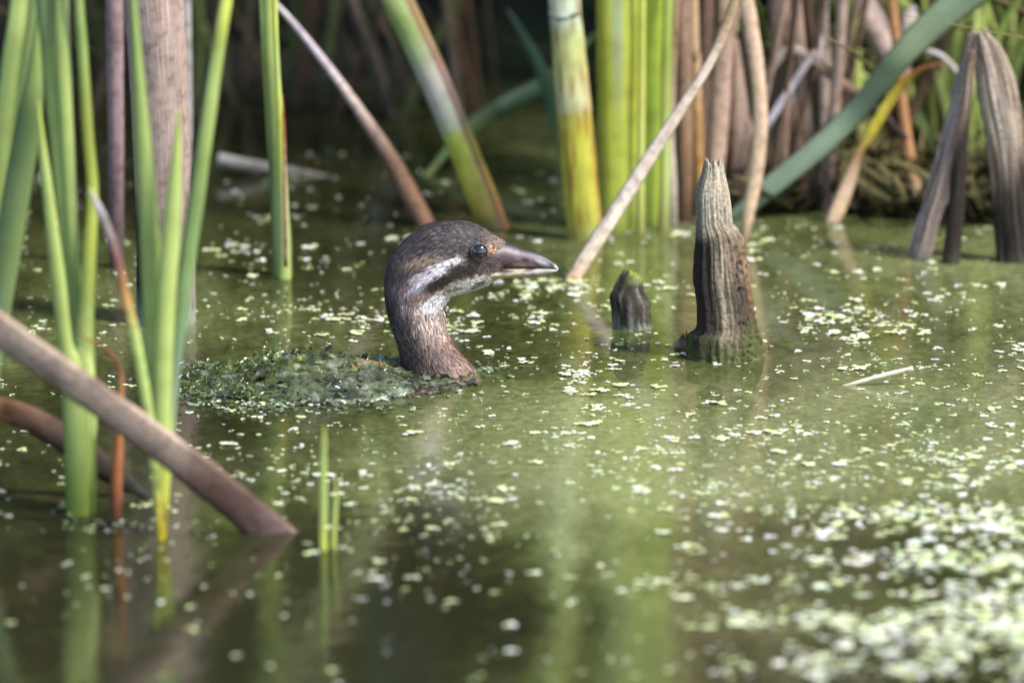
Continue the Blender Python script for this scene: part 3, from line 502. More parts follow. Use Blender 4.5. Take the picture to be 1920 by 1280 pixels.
def big_col(s, q, zy, p, g, pit):
    fib = noise.noise(Vector((s * 14, q * 8, p.z * 40))); fib2 = noise.noise(Vector((s * 30, q * 20, p.z * 120 + 4)))
    top = lin((158, 146, 128)); mid = lin((122, 108, 92)); dark = lin((34, 29, 26)); moss = lin((70, 74, 36))
    wob = 40 * noise.noise(Vector((s * 3, q, p.z * 30)))
    c = mixc(top, mid, sstep(330, 470, zy + wob))
    band = sstep(420, 500, zy + wob)                               # the rotten skin of the lower half
    c = mixc(c, lin((110, 94, 74)), band * .6 * sstep(.05, .3, s + .25 * fib))
    c = mixc(c, dark, band * sstep(.0, -.3, s + .1 + .22 * fib) * .95)  # left side of the lower half darkened
    c = mixc(c, dark, sstep(640, 800, zy) * sstep(.15, .4, s + .2 * fib) * .75)
    c = mixc(c, lin((160, 146, 122)), sstep(480, 560, zy) * sstep(.30, .10, abs(s - .04 + .16 * fib)) * sstep(980, 900, zy + 60 * fib2) * .62)
    c = mixc(c, lin((128, 92, 60)), sstep(.72, .92, s) * sstep(420, 600, zy) * sstep(1000, 800, zy) * .5)
    c = mixc(c, lin((96, 82, 72)), sstep(-.55, -.85, s) * .6 * (1 - band))
    c = mixc(c, (0.012, 0.01, 0.009), min(1, max(0, fib2 - .12) * 1.6) * (.3 + .5 * band))
    c = mixc(c, (0.012, 0.01, 0.009), min(1, pit * 14) * (.25 + .5 * band))
    c = mixc(c, moss, sstep(900, 1120, zy + 150 * fib + 110 * fib2 + 60 * s) * .9)
    c = mixc(c, lin((120, 134, 112)), sstep(1110, 1150, zy + 20 * fib) * .5)
    return mixc(c, (0, 0, 0), max(0, -g) * 2.0 if g < 0 else 0)
big_prof = [(74, 640, 738), (84, 640, 742), (100, 638, 747), (150, 626, 758), (200, 606, 768), (260, 594, 778), (330, 596, 785), (400, 598, 792), (430, 600, 815), (480, 598, 848), (560, 592, 868), (650, 586, 880), (740, 588, 890), (830, 602, 905), (920, 604, 917), (980, 598, 926), (1010, 558, 936), (1060, 550, 950), (1110, 546, 960), (1150, 544, 966)]
stump('tall_stump', big_prof, (1100, 280), 2.91, 1130, big_col, 'tall weathered broken stump with bleached top and dark flank', 'stump', seed=2, groove=.10)
def small_col(s, q, zy, p, g, pit):
    f = noise.noise(Vector((s * 6, q * 6, p.z * 70))); c = mixc(lin((44, 42, 32)), lin((112, 104, 96)), sstep(-.1, .5, f))
    c = mixc(c, lin((104, 120, 50)), sstep(740, 690, zy + 30 * f) * sstep(-.5, .3, s)); return mixc(c, lin((120, 136, 116)), sstep(930, 975, zy + 40 * f) * .5)
stump('small_stump', [(672, 205, 255), (690, 188, 282), (720, 172, 300), (760, 152, 306), (800, 134, 322), (840, 138, 342), (880, 144, 343), (930, 148, 346), (975, 150, 356)], (1100, 280), 2.91, 972, small_col, 'small dark mossy stump poking out beside the tall one', 'stump', seed=9, groove=.22, nseg=48)
def chip_col(s, q, zy, p, g, pit): return mixc(lin((58, 46, 36)), lin((132, 116, 98)), sstep(-.2, .6, noise.noise(p * 260)))
stump('wood_scrap', [(1025, 520, 545), (1040, 490, 550), (1062, 478, 552), (1095, 476, 552)], (1100, 280), 2.91, 1085, chip_col, 'tiny dark wood scrap at the foot of the tall stump', 'wood', seed=4, groove=.2, nseg=24)


def stub_col(dark_from, base):
    def f(s, q, zy, p, g, pit):
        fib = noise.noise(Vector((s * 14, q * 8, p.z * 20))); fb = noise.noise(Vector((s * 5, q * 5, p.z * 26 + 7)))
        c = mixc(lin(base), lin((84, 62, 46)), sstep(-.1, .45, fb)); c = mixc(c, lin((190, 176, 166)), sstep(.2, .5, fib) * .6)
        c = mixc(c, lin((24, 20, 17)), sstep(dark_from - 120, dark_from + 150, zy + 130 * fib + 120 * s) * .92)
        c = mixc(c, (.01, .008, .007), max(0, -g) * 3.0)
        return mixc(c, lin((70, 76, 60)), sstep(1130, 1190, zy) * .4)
    return f
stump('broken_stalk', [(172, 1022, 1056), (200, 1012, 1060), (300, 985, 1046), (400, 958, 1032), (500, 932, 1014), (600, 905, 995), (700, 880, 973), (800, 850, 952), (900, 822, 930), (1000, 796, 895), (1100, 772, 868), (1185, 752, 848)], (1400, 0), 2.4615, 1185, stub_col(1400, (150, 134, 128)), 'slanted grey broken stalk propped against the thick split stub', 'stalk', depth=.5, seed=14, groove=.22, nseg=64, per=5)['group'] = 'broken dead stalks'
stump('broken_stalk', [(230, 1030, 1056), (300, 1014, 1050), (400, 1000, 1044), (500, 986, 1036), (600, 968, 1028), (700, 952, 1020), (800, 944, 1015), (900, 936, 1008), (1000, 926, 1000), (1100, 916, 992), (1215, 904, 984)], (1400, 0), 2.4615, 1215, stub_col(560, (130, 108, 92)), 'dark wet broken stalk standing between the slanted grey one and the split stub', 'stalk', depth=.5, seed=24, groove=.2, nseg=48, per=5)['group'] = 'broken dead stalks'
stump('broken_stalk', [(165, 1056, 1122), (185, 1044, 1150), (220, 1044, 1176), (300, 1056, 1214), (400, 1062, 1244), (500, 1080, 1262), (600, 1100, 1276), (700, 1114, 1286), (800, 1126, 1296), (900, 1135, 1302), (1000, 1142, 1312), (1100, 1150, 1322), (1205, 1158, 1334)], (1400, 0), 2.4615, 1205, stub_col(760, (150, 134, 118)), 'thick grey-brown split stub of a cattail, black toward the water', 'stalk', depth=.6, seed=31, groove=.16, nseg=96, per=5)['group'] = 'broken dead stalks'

# ------------------------------------------------------------------ the grebe
YB = 0.010
ZO, ZS = (680, 380), 3.3675                       # the picture in which the outline was read
def Z(zx, zy, Y=YB): return P(ZO[0] + zx / ZS, ZO[1] + zy / ZS, Y)
UZ = M_PX(YB) / ZS                                # metres per outline unit
RINGS = [  # outer point (nape, crown), inner point (front of neck, throat, chin), half width
    ((246, 1160), (716, 1170), 226), ((252, 1060), (702, 1092), 208), ((252, 1000), (668, 1030), 190), ((240, 935), (612, 965), 172), ((215, 845), (563, 895), 158), ((178, 740), (527, 815), 150),
    ((153, 650), (513, 735), 146), ((143, 560), (514, 680), 146), ((147, 470), (527, 640), 150), ((167, 390), (552, 607), 156), ((203, 318), (577, 588), 160),
    ((262, 248), (604, 578), 162), ((332, 188), (642, 570), 164), ((412, 142), (690, 556), 163), ((505, 121), (737, 540), 158), ((604, 117), (782, 516), 146), ((692, 130), (815, 497), 128),
    ((770, 165), (838, 485), 106), ((836, 208), (852, 478), 86), ((888, 238), (858, 470), 68), ((930, 262), (872, 462), 50)]
def head_loft():
    mb = MB(); rows = catmull([[*a, *b, w] for a, b, w in RINGS], 4); rings = []
    n = 40
    for ox, oy, ix, iy, w in rows:
        a, b = Z(ox, oy), Z(ix, iy); m = (a + b) / 2; h = (a - b) / 2; Rr = []
        for k in range(n):
            an = 2 * math.pi * k / n; c, s = math.cos(an), math.sin(an)
            bul = 1.0 + 0.06 * (1 - abs(c)) 
            Rr.append(m + h * c + Vector((0, s * abs(s) ** -0.12 * w * UZ * bul if abs(s) > 1e-6 else 0, 0)))
        rings.append(Rr)
    z = [[(0, 0, 0)] * n] * len(rings); u = [[(0, 0)] * n] * len(rings); mb.ring_loft(rings, z, u); return mb
TOP = [(318, 726), (345, 712), (375, 708), (405, 714), (440, 700), (470, 684), (505, 670), (545, 666), (600, 672), (660, 679), (700, 682), (755, 690), (800, 700), (850, 713), (878, 720)]
BOT = [(318, 730), (345, 741), (375, 744), (405, 745), (440, 748), (470, 750), (505, 753), (545, 755), (600, 756), (660, 754), (700, 751), (755, 744), (800, 737), (850, 727), (878, 723)]
def body_loft(infl=0.0, noise_amp=0.0, seed=0, ny=18, per=4):
    mb = MB(); rows = catmull([[t[0], t[1], b[1]] for t, b in zip(TOP, BOT)], per); rings = []
    for i, (x, ty, by) in enumerate(rows):
        yf = W(x, by).y; hd = max(0.004, YB - yf) + infl; apex = P(x, ty, YB); h = max(0.001, apex.z) + infl; hb = min(hd, 1.2 * h + .003); Rr = []
        for k in range(ny):
            an = math.pi * k / (ny - 1); yy = -math.cos(an) * (hd if an < math.pi / 2 else hb); zz = math.sin(an) ** 0.8 * h * 0.94 if 0 < k < ny - 1 else 0
            p = Vector((apex.x, YB + yy, zz))
            if noise_amp: p += Vector((0, .4, 1)) * noise_amp * (noise.noise(p * 75 + Vector((seed, 0, 0))) * 1.1 + noise.noise(p * 190) * .8 + noise.noise(p * 420) * .6 + noise.noise(p * 900) * .3)
            Rr.append(p)
        Rr += [Vector((apex.x, YB + hb * .8, -.02)), Vector((apex.x, YB - hd * .8, -.02))]
        rings.append(Rr)
    n = len(rings[0]); mb.ring_loft(rings, [[(0, 0, 0)] * n] * len(rings), [[(0, 0)] * n] * len(rings)); return mb

# pattern of the plumage, with shade painted on the neck, in outline units
def E(x, y, cx, cy, rx, ry, ang=0.0, soft=.45):
    a = math.radians(ang); dx, dy = x - cx, y - cy; u = (dx * math.cos(a) + dy * math.sin(a)) / rx; v = (-dx * math.sin(a) + dy * math.cos(a)) / ry
    return sstep(1 + soft, 1 - soft, math.sqrt(u * u + v * v))
def plum(x, y):
    nz = noise.noise(Vector((x * .012, y * .012, 0))) ; nf = noise.noise(Vector((x * .05, y * .02, 4))); u = (x + .5 * y) * .02; v = (y - .45 * x) * .055
    ns = noise.noise(Vector((u, v, 8))); x += 16 * nz + 10 * ns; y += 12 * nf + 20 * ns
    c = lin((120, 97, 88))                                                            # neck brown
    c = mixc(c, lin((172, 152, 144)), E(x, y, 420, 690, 110, 130, -10) * .65)          # pale front
    c = mixc(c, lin((126, 96, 84)), E(x, y, 560, 960, 90, 190, -28) * .8)
    c = mixc(c, lin((62, 44, 40)), E(x, y, 375, 970, 165, 150, 20) * .88)              # dark low neck
    c = mixc(c, lin((44, 34, 34)), E(x, y, 250, 880, 95, 300, -6) * .95)  # shade on the back of the neck, painted into the plumage colour
    c = mixc(c, lin((150, 136, 140)), E(x, y, 240, 560, 55, 110, 15) * .6)             # grey nape side
    c = mixc(c, lin((30, 24, 26)), E(x, y, 160, 600, 72, 330, -4, .5))                 # black nape line, broadened to take in the neck's shaded side
    c = mixc(c, lin((110, 92, 92)), E(x, y, 330, 440, 170, 110, -30) * .85)            # side of the head
    c = mixc(c, lin((29, 24, 27)), E(x, y, 480, 215, 350, 135, -4, .35))                # crown
    c = mixc(c, lin((44, 36, 38)), E(x, y, 260, 340, 130, 120, -45) * .8)
    c = mixc(c, lin((150, 126, 104)), E(x, y, 430, 318, 130, 30, -10) * .65)           # buff line over the ear
    c = mixc(c, lin((62, 48, 48)), E(x, y, 620, 330, 120, 60, 10) * .6)
    c = mixc(c, lin((244, 238, 246)), E(x, y, 545, 362, 95, 32, -24))                  # white ear stripe
    c = mixc(c, lin((196, 188, 196)), E(x, y, 410, 440, 110, 42, -30) * .9)
    c = mixc(c, lin((216, 210, 212)), E(x, y, 480, 585, 105, 45, -18))                 # white throat
    c = mixc(c, lin((228, 222, 206)), E(x, y, 690, 505, 165, 56, -18))                 # whitish cheek and chin
    c = mixc(c, lin((36, 27, 27)), E(x, y, 530, 455, 130, 38, -17, .35))              # dark ear band
    c = mixc(c, lin((44, 33, 32)), E(x, y, 650, 392, 110, 36, 12, .35))
    c = mixc(c, lin((96, 76, 64)), E(x, y, 590, 520, 70, 16, -12) * .7)
    c = mixc(c, lin((76, 56, 48)), E(x, y, 765, 472, 50, 15, -35) * .9)
    c = mixc(c, lin((84, 62, 52)), E(x, y, 720, 520, 34, 10, -30) * .7)
    c = mixc(c, lin((54, 45, 48)), E(x, y, 800, 345, 90, 70, 20) * .85)                # lores
    c = mixc(c, lin((176, 130, 94)), E(x, y, 822, 282, 44, 18, 38))                   # orange brow spot
    c = mixc(c, lin((30, 24, 26)), E(x, y, 738, 250, 70, 26, 15) * .9)
    return tuple(k * .8 for k in c)
def to_outline(p):                                # world -> outline units, seen side-on
    d = p - CAM; k = FPX / d.dot(F); px = 960 + d.x * k; py = 640 - d.dot(U) * k
    return (px - ZO[0]) * ZS, (py - ZO[1]) * ZS
GREBE = tag(empty('grebe', Vector((-0.02, YB, 0))), 'young brown grebe with striped cheek swimming low, head turned right', 'bird')
def make_body():
    tmp = MB(); h = head_loft(); b = body_loft()
    o = 0
    for m in (h, b):
        tmp.f += [tuple(i + o for i in f) for f in m.f]; tmp.v += m.v; tmp.c += m.c; tmp.uv += m.uv; o = len(tmp.v)
    ob = tmp.build('body_raw', M_FEATHER)
    bm = bmesh.new(); bm.from_mesh(ob.data); bmesh.ops.recalc_face_normals(bm, faces=bm.faces); bm.to_mesh(ob.data); bm.free()
    rm = ob.modifiers.new('r', 'REMESH'); rm.mode = 'VOXEL'; rm.voxel_size = 0.0008
    sm = ob.modifiers.new('s', 'SMOOTH'); sm.factor = .5; sm.iterations = 4
    dg = bpy.context.evaluated_depsgraph_get(); me = bpy.data.meshes.new_from_object(ob.evaluated_get(dg))
    mb = MB(); mb.v = [v.co.copy() for v in me.vertices]; mb.f = [tuple(p.vertices) for p in me.polygons]; mb.uv = [(0, 0)] * len(mb.v)
    for v in mb.v:
        x, y = to_outline(Vector((v.x, YB, v.z)))
        mb.c.append(tuple(k * .8 for k in plum(x, y)) if x > 200 and v.z > .012 and abs(v.y - YB) < .024 else (mixc(lin((48, 44, 28)), plum(x, y), sstep(230, 300, x) * sstep(.003, .009, v.z) * sstep(.024, .018, abs(v.y - YB)))))
    bpy.data.objects.remove(ob)
    return mb
bmb = make_body()
body = bmb.build('body', M_FEATHER, GREBE, GREBE.location.copy())

def plumage():
    mb = MB(); R = random.Random(3)
    rows = catmull([[*a, *b, w] for a, b, w in RINGS], 3); kd_pts = []
    for i in range(len(rows)):
        for t in range(0, 11):
            u = t / 10; q = lambda r: Vector((r[0] + (r[2] - r[0]) * u, r[1] + (r[3] - r[1]) * u, 0))
            a, b_ = q(rows[max(i - 1, 0)]), q(rows[min(i + 1, len(rows) - 1)]); d = a - b_
            if d.length > .5: kd_pts.append((q(rows[i]), d.normalized()))
    kd = kdtree.KDTree(len(kd_pts))
    for i, (p, d) in enumerate(kd_pts): kd.insert(p, i)
    kd.balance()
    tris = []; acc = []; tot = 0
    for f in bmb.f:
        c = sum((bmb.v[i] for i in f), Vector()) / len(f); x, y = to_outline(Vector((c.x, YB, c.z)))
        if x < 120 or x > 905 or c.z < .0005 or (x < 260 and y > 1030): continue
        if c.y > YB + .012 and R.random() < .5: continue
        ar = (bmb.v[f[0]] - bmb.v[f[2]]).length * (bmb.v[f[1]] - bmb.v[f[-1]]).length
        tot += ar; tris.append((f, x, y)); acc.append(tot)
    import bisect
    for _ in range(40000):
        f, x, y = tris[min(len(tris) - 1, bisect.bisect(acc, R.random() * tot))]
        v = [bmb.v[i] for i in f]; a, b_ = R.random(), R.random()
        p = v[0].lerp(v[1], a).lerp(v[-1].lerp(v[-2], a), b_); n = (v[1] - v[0]).cross(v[-1] - v[0]).normalized()
        x, y = to_outline(Vector((p.x, YB, p.z)))
        if (x - 738) ** 2 + (y - 302) ** 2 < 60 ** 2: continue
        ids = kd.find_n(Vector((x, y, 0)), 4); d = sum((kd_pts[i][1] for _, i, _ in ids), Vector())
        D = Vector((d.x, 0, -d.y)); D = D - n * D.dot(n)
        if D.length < 1e-3: continue
        D.normalize(); D = (D + Vector((R.gauss(0, .16), R.gauss(0, .16), R.gauss(0, .16)))).normalized(); D = (D - n * D.dot(n)).normalized()
        neck = sstep(560, 760, y); face = sstep(420, 640, x) * (1 - neck)
        ln = (.0030 + .0022 * R.random()) * (1 - .45 * face) * (1 + .35 * neck); w = (.00018 + .00014 * R.random()) * (1 + .2 * neck)
        S = n.cross(D); lift = R.uniform(.06, .20) + .16 * neck * R.random() + .25 * E(x, y, 520, 630, 60, 70) * R.random()
        cc = plum(x, y); br = math.exp(R.gauss(0, .42)); cc = tuple(min(.85, k * br) for k in cc)
        if y < 330 and R.random() < .2: cc = mixc(cc, lin((130, 122, 136)), .28)
        tip = mixc(cc, lin((190, 172, 160)), .25 * neck + .1)
        p0 = p - n * .0002; p1 = p + D * ln * .5 + n * (ln * lift * .55); p2 = p + D * ln + n * (ln * lift * .55)
        mb.poly([p0 - S * w, p0 + S * w, p1 + S * w * 1.1, p1 - S * w * 1.1, p2], [(0, 1, 2, 3), (3, 2, 4)], [cc, cc, cc, cc, tip])
    o = mb.build('plumage', M_FEATHER, GREBE, GREBE.location.copy()); o['kind'] = 'stuff'
plumage()

def surface_y(zx, zy, default):                   # the camera-facing skin at an outline point
    bvh = surface_y.bvh; px, py = ZO[0] + zx / ZS, ZO[1] + zy / ZS; d = ray(px, py).normalized(); h = bvh.ray_cast(CAM, d)
    return h[0] if h[0] else Z(zx, zy, default)
surface_y.bvh = BVHTree.FromPolygons(bmb.v, bmb.f)
def ball(mb, c, rad, col, squash=(1, 1, 1), nu=24, nv=14):
    rings = []
    for j in range(nv + 1):
        th = math.pi * j / nv; rings.append([c + Vector((math.sin(th) * math.cos(2 * math.pi * k / nu) * rad * squash[0], -math.cos(th) * rad * squash[1], math.sin(th) * math.sin(2 * math.pi * k / nu) * rad * squash[2])) for k in range(nu)])
    mb.ring_loft(rings, [[col] * nu] * (nv + 1), [[(0, 0)] * nu] * (nv + 1), cap=False)
def eye(side):
    p = surface_y(738, 302, -.01); 
    if side > 0: p = Vector((p.x, 2 * YB - p.y, p.z))
    rad = 50 * UZ; e = MB(); c = p + Vector((0, .45 * rad * -side * -1 * (-1 if side > 0 else 1), 0)); ball(e, c, rad * 1.06, (.01, .01, .01), (1, .95, 1))
    eo = e.build('eye', M_EYE, GREBE, GREBE.location.copy())
    r = MB(); rings = []
    for j in range(9):                            # the bare lid round the eye
        t = 2 * math.pi * j / 8; rings.append([c + Vector((math.cos(2 * math.pi * k / 32) * (rad * 1.04 + math.cos(t) * rad * .13), (-1 if side < 0 else 1) * .40 * rad + math.sin(t) * rad * .14, math.sin(2 * math.pi * k / 32) * (rad * 1.04 + math.cos(t) * rad * .13))) for k in range(32)])
    r.ring_loft(rings, [[mixc(lin((70, 62, 60)), lin((150, 140, 128)), max(0, noise.noise(Vector((k * .4, 0, 3)))) * 1.4) for k in range(32)]] * 9, [[(0, 0)] * 32] * 9, cap=False)
    r.build('eyelid', M_BILL, eo, Vector())
    for ch in eo.children: ch.location = -GREBE.location
eye(-1); eye(1)

def bill(name, rows, colf):
    O4, S4 = (860, 430), 9.6; mb = MB(); rings, cols, uvs = [], [], []; n = 28
    for tx, ty, bx, by, w in catmull([list(r) for r in rows], 5):
        a, b = P(O4[0] + tx / S4, O4[1] + ty / S4, YB), P(O4[0] + bx / S4, O4[1] + by / S4, YB); m = (a + b) / 2; h = (a - b) / 2; Rr, C = [], []
        for k in range(n):
            an = 2 * math.pi * k / n; c, s = math.cos(an), math.sin(an)
            wk = w * (1 - .35 * max(0, c) - .2 * max(0, -c)) if name == 'upper_bill' else w * (1.12 - .35 * max(0, -c))
            Rr.append(m + h * (c * abs(c) ** -.15 if abs(c) > 1e-5 else 0) + Vector((0, s * wk * M_PX(YB) / S4, 0)))
            C.append(colf((tx + bx) / 2 + (tx - bx) / 2 * c, (ty + by) / 2 + (ty - by) / 2 * c))
        rings.append(Rr); cols.append(C); uvs.append([(0, 0)] * n)
    mb.ring_loft(rings, cols, uvs); return mb.build(name, M_BILL, GREBE, GREBE.location.copy())
def up_col(x, y):
    f = noise.noise(Vector((x * .008, y * .02, 1))); c = mixc(lin((70, 57, 64)), lin((96, 78, 80)), sstep(-.3, .5, f))
    culm = 330 + (x - 1130) * .42
    c = mixc(c, lin((46, 42, 52)), sstep(110, 40, y - culm) * .9)
    c = mixc(c, lin((168, 146, 128)), E(x, y, 1180, 600, 190, 34, 5) * .8)
    c = mixc(c, lin((62, 48, 54)), E(x, y, 800, 690, 260, 40, 0) * .8); c = mixc(c, lin((190, 190, 196)), E(x, y, 1520, 600, 150, 40, 28) * .55)
    c = mixc(c, lin((96, 92, 58)), E(x, y, 1550, 680, 200, 22, 4) * .7)
    c = mixc(c, lin((26, 20, 24)), E(x, y, 1205, 522, 62, 26, 18, .3)); return mixc(c, lin((176, 172, 160)), sstep(1690, 1770, x) * .8)
def lo_col(x, y):
    c = mixc(lin((160, 147, 118)), lin((142, 132, 126)), sstep(900, 1400, x)); c = mixc(c, lin((58, 44, 56)), E(x, y, 800, 730, 170, 34, 3)); c = mixc(c, lin((70, 54, 58)), E(x, y, 1280, 712, 110, 28, -10) * .85)
    c = mixc(c, lin((196, 180, 110)), E(x, y, 760, 850, 100, 30) * .5); return mixc(c, lin((180, 174, 164)), sstep(1550, 1750, x) * .7)
bill('upper_bill', [(700, 200, 520, 690, 300), (800, 215, 620, 692, 270), (900, 245, 780, 695, 230), (1050, 308, 1000, 692, 185), (1150, 345, 1120, 692, 162), (1300, 390, 1280, 694, 132), (1480, 452, 1465, 698, 98), (1620, 530, 1612, 706, 68), (1720, 605, 1714, 716, 46), (1775, 668, 1772, 730, 30), (1795, 702, 1795, 732, 12)], up_col)
bill('lower_bill', [(520, 680, 600, 885, 250), (640, 682, 690, 886, 225), (800, 684, 860, 876, 190), (1000, 684, 1040, 866, 155), (1200, 686, 1220, 862, 128), (1350, 688, 1355, 856, 106), (1480, 692, 1485, 834, 80), (1620, 702, 1622, 800, 52), (1720, 716, 1722, 772, 34), (1780, 724, 1782, 748, 14)], lo_col)

# ------------------------------------------------------------------ waterweed on the bird's back
def waterweed():
    mb = MB(); R = random.Random(21); s = body_loft(.0018, .0018, 3, ny=90, per=20)
    def wc(p):
        px = 960 + p.x / M_PX(p.y); f = noise.noise(p * 55); g = noise.noise(p * 160 + Vector((3, 0, 0)))
        c = mixc(lin((46, 58, 26)), lin((84, 98, 42)), sstep(-.3, .4, f)); c = mixc(c, lin((96, 102, 82)), sstep(500, 640, px + 90 * f) * (.7 + .5 * g)); c = mixc(c, lin((140, 150, 142)), sstep(.25, .5, g) * .7)
        c = mixc(c, lin((22, 26, 14)), sstep(.1, .4, -g) * .8); h2 = noise.noise(p * 38 + Vector((7, 2, 0)))
        return tuple(k * (.62 + .5 * sstep(-.35, .4, h2)) for k in c)
    o = len(mb.v); mb.v += s.v; mb.f += s.f; mb.c += [wc(Vector(v)) for v in s.v]; mb.uv += s.uv
    top = [Vector(v) for v in s.v if v[2] > .0005]
    for _ in range(620):                          # crumpled leaf bits
        p = R.choice(top) + Vector((R.gauss(0, .0012), R.gauss(0, .0012), R.uniform(0, .0012))); c = wc(p); e_ = math.exp(R.gauss(0, .3)); c = tuple(min(.7, k * e_) for k in c)
        ln = R.uniform(.0015, .0065); w = ln * R.uniform(.10, .34); a = R.uniform(0, 6.28); D = Vector((math.cos(a), math.sin(a), R.gauss(-.1, .35))).normalized(); S = D.cross(Vector((R.gauss(0, .4), R.gauss(0, .4), 1))).normalized(); n = S.cross(D)
        mb.poly([p, p + D * ln * .5 + S * w, p + D * ln * .5 + n * w * R.uniform(-.8, .8), p + D * ln * .5 - S * w, p + D * ln + n * w * R.uniform(-.6, .6)], [(0, 1, 2), (0, 2, 3), (1, 4, 2), (2, 4, 3)], c)
    for _ in range(1700):                          # algae threads
        p = R.choice(top); px = 960 + p.x / M_PX(p.y)
        if px > 570 and R.random() < .45: continue
        c = mixc(lin((48, 60, 22)), lin((116, 128, 54)), R.random() ** 3); a = R.uniform(0, 6.28); D = Vector((math.cos(a), math.sin(a), R.uniform(-.15, .3))).normalized(); pts = []; w = R.uniform(.00012, .00028); q = p.copy()
        for k in range(6):
            S = D.cross(Vector((0, -1, .4))).normalized(); pts += [q - S * w, q + S * w]; q = q + D * R.uniform(.0006, .0015); D = (D + Vector((R.gauss(0, .5), R.gauss(0, .5), R.gauss(-.12, .4)))).normalized()
            q.z = max(q.z, .0005)
        mb.poly(pts, [(2 * k, 2 * k + 1, 2 * k + 3, 2 * k + 2) for k in range(5)], c)
    for px, py, r, c in [(495, 662, .0020, (96, 110, 52)), (519, 660, .0021, (110, 122, 70)), (478, 676, .0022, (80, 96, 40)), (552, 712, .0028, (84, 100, 50)), (535, 722, .0026, (90, 104, 36)), (465, 716, .002, (104, 124, 60)), (560, 660, .0016, (110, 116, 40)), (500, 690, .003, (84, 92, 36)), (360, 720, .003, (60, 72, 28)), (385, 722, .0026, (56, 70, 26)), (410, 726, .0024, (60, 72, 26)), (347, 728, .0024, (70, 90, 40))]:
        c0 = P(px, py + 13, YB - .012); rings = []
        for j in range(9):
            th = math.pi * j / 8; rings.append([c0 + Vector((math.sin(th) * math.cos(k * math.pi / 7), math.sin(th) * math.sin(k * math.pi / 7), math.cos(th))) * r * (1 + .5 * noise.noise(Vector((j * .9, k * .9 if k < 7 else (14 - k) * .9, px)))) for k in range(14)])
        mb.ring_loft(rings, [[lin(c, R.uniform(.7, 1.3)) for k in range(14)] for _ in range(9)], [[(0, 0)] * 14] * 9)
    # loose fringe floating on the water in front of and behind the bird
    for _ in range(600):
        if R.random() < .7: px, py = R.gauss(480, 75) if R.random() < .7 else R.gauss(640, 90), R.gauss(760, 9)
        else: px, py = R.choice([(R.gauss(925, 22), R.gauss(694, 7)), (R.gauss(352, 14), R.gauss(742, 9)), (R.gauss(800, 60), R.gauss(738, 4))])
        p = W(px, py) + Vector((0, 0, R.uniform(.0002, .0012))); c = mixc(lin((70, 84, 50)), lin((186, 196, 170)), R.random() ** 2.2); a = R.uniform(0, 6.28); ln = R.uniform(.0012, .0042); w = ln * R.uniform(.15, .5)
        D = Vector((math.cos(a), math.sin(a), R.gauss(0, .12))); S = Vector((-D.y, D.x, R.gauss(0, .25)))
        mb.poly([p, p + D * ln * .5 + S * w, p + D * ln, p + D * ln * .5 - S * w + Vector((0, 0, R.uniform(0, .0008)))], [(0, 1, 2), (0, 2, 3)], c)
    return tag(mb.build('waterweed', M_WEED), 'wet green waterweed draped over the bird\'s back', 'waterweed', kind='stuff')
waterweed()
def small_leaf(px, nodes, label, c):
    rows = path3d([(n[0], n[1] + 9, n[2], n[3], c) for n in nodes], YB - .008, False, k=.7); mb = MB(); blade(mb, rows, curl=.25, thick=.06, roll=.5); b = Vector(rows[0][:3])
    tag(mb.build('withered_leaf', M_DRY, None, b), label, 'leaf')
small_leaf(0, [(575, 672, 4, 0), (590, 670, 14, 0), (605, 674, 16, 0), (618, 684, 8, 0), (624, 690, 2, 0)], 'small olive-brown leaf stuck on the bird\'s weedy back', (128, 108, 62))
small_leaf(0, [(655, 670, 3, 0), (668, 672, 14, 0), (695, 676, 17, 0), (725, 682, 14, 0), (752, 690, 3, 0)], 'long tan withered leaf on the bird\'s back near its neck', (156, 122, 82))
small_leaf(0, [(658, 672, 3, -.006), (664, 686, 12, -.006), (672, 698, 8, -.006), (682, 710, 1, -.006)], 'thin orange pointed leaf hanging on the bird\'s weedy flank', (170, 128, 92))

# ------------------------------------------------------------------ duckweed
def blocked(p):
    px = 960 + (p.x) / M_PX(p.y); zx = lambda a: W(a, 700).x
    if -0.138 < p.x < -0.012 and -.045 < p.y < .06: return True
    for q, r in ((W(1358, 668), .017), (W(1186, 612), .010), (W(312, 603), .014)):
        if (p - q).length < r: return True
    return False
DENSE = [(500, 885, 130, 20, 1.2), (1030, 832, 60, 14, 1.2), (1600, 610, 90, 26, 1.6), (1560, 590, 50, 12, 2.0), (1740, 690, 140, 18, .8), (1700, 962, 190, 14, 4.5), (1860, 985, 90, 16, 4.0), (1830, 1048, 170, 15, 5), (1890, 1130, 120, 26, 5.5), (1800, 1185, 190, 24, 4.5), (1560, 1160, 120, 12, 1.6), (1700, 1250, 260, 16, 2.6), (1420, 1100, 150, 10, 1.2), (1420, 1165, 110, 8, 1.4), (1250, 1090, 100, 8, 1.0), (240, 985, 90, 14, 1.3), (820, 930, 130, 16, 1.0), (660, 800, 90, 14, .8), (700, 590, 200, 40, .6), (470, 590, 60, 16, .8), (1500, 860, 300, 40, .7), (1850, 880, 120, 30, 1.0), (1250, 800, 200, 30, .6), (1450, 770, 80, 14, .8)]
DW = [(W(a, b), rx * M_PX(0), ry * M_PX(0) / math.sin(ELEV), k) for a, b, rx, ry, k in DENSE]
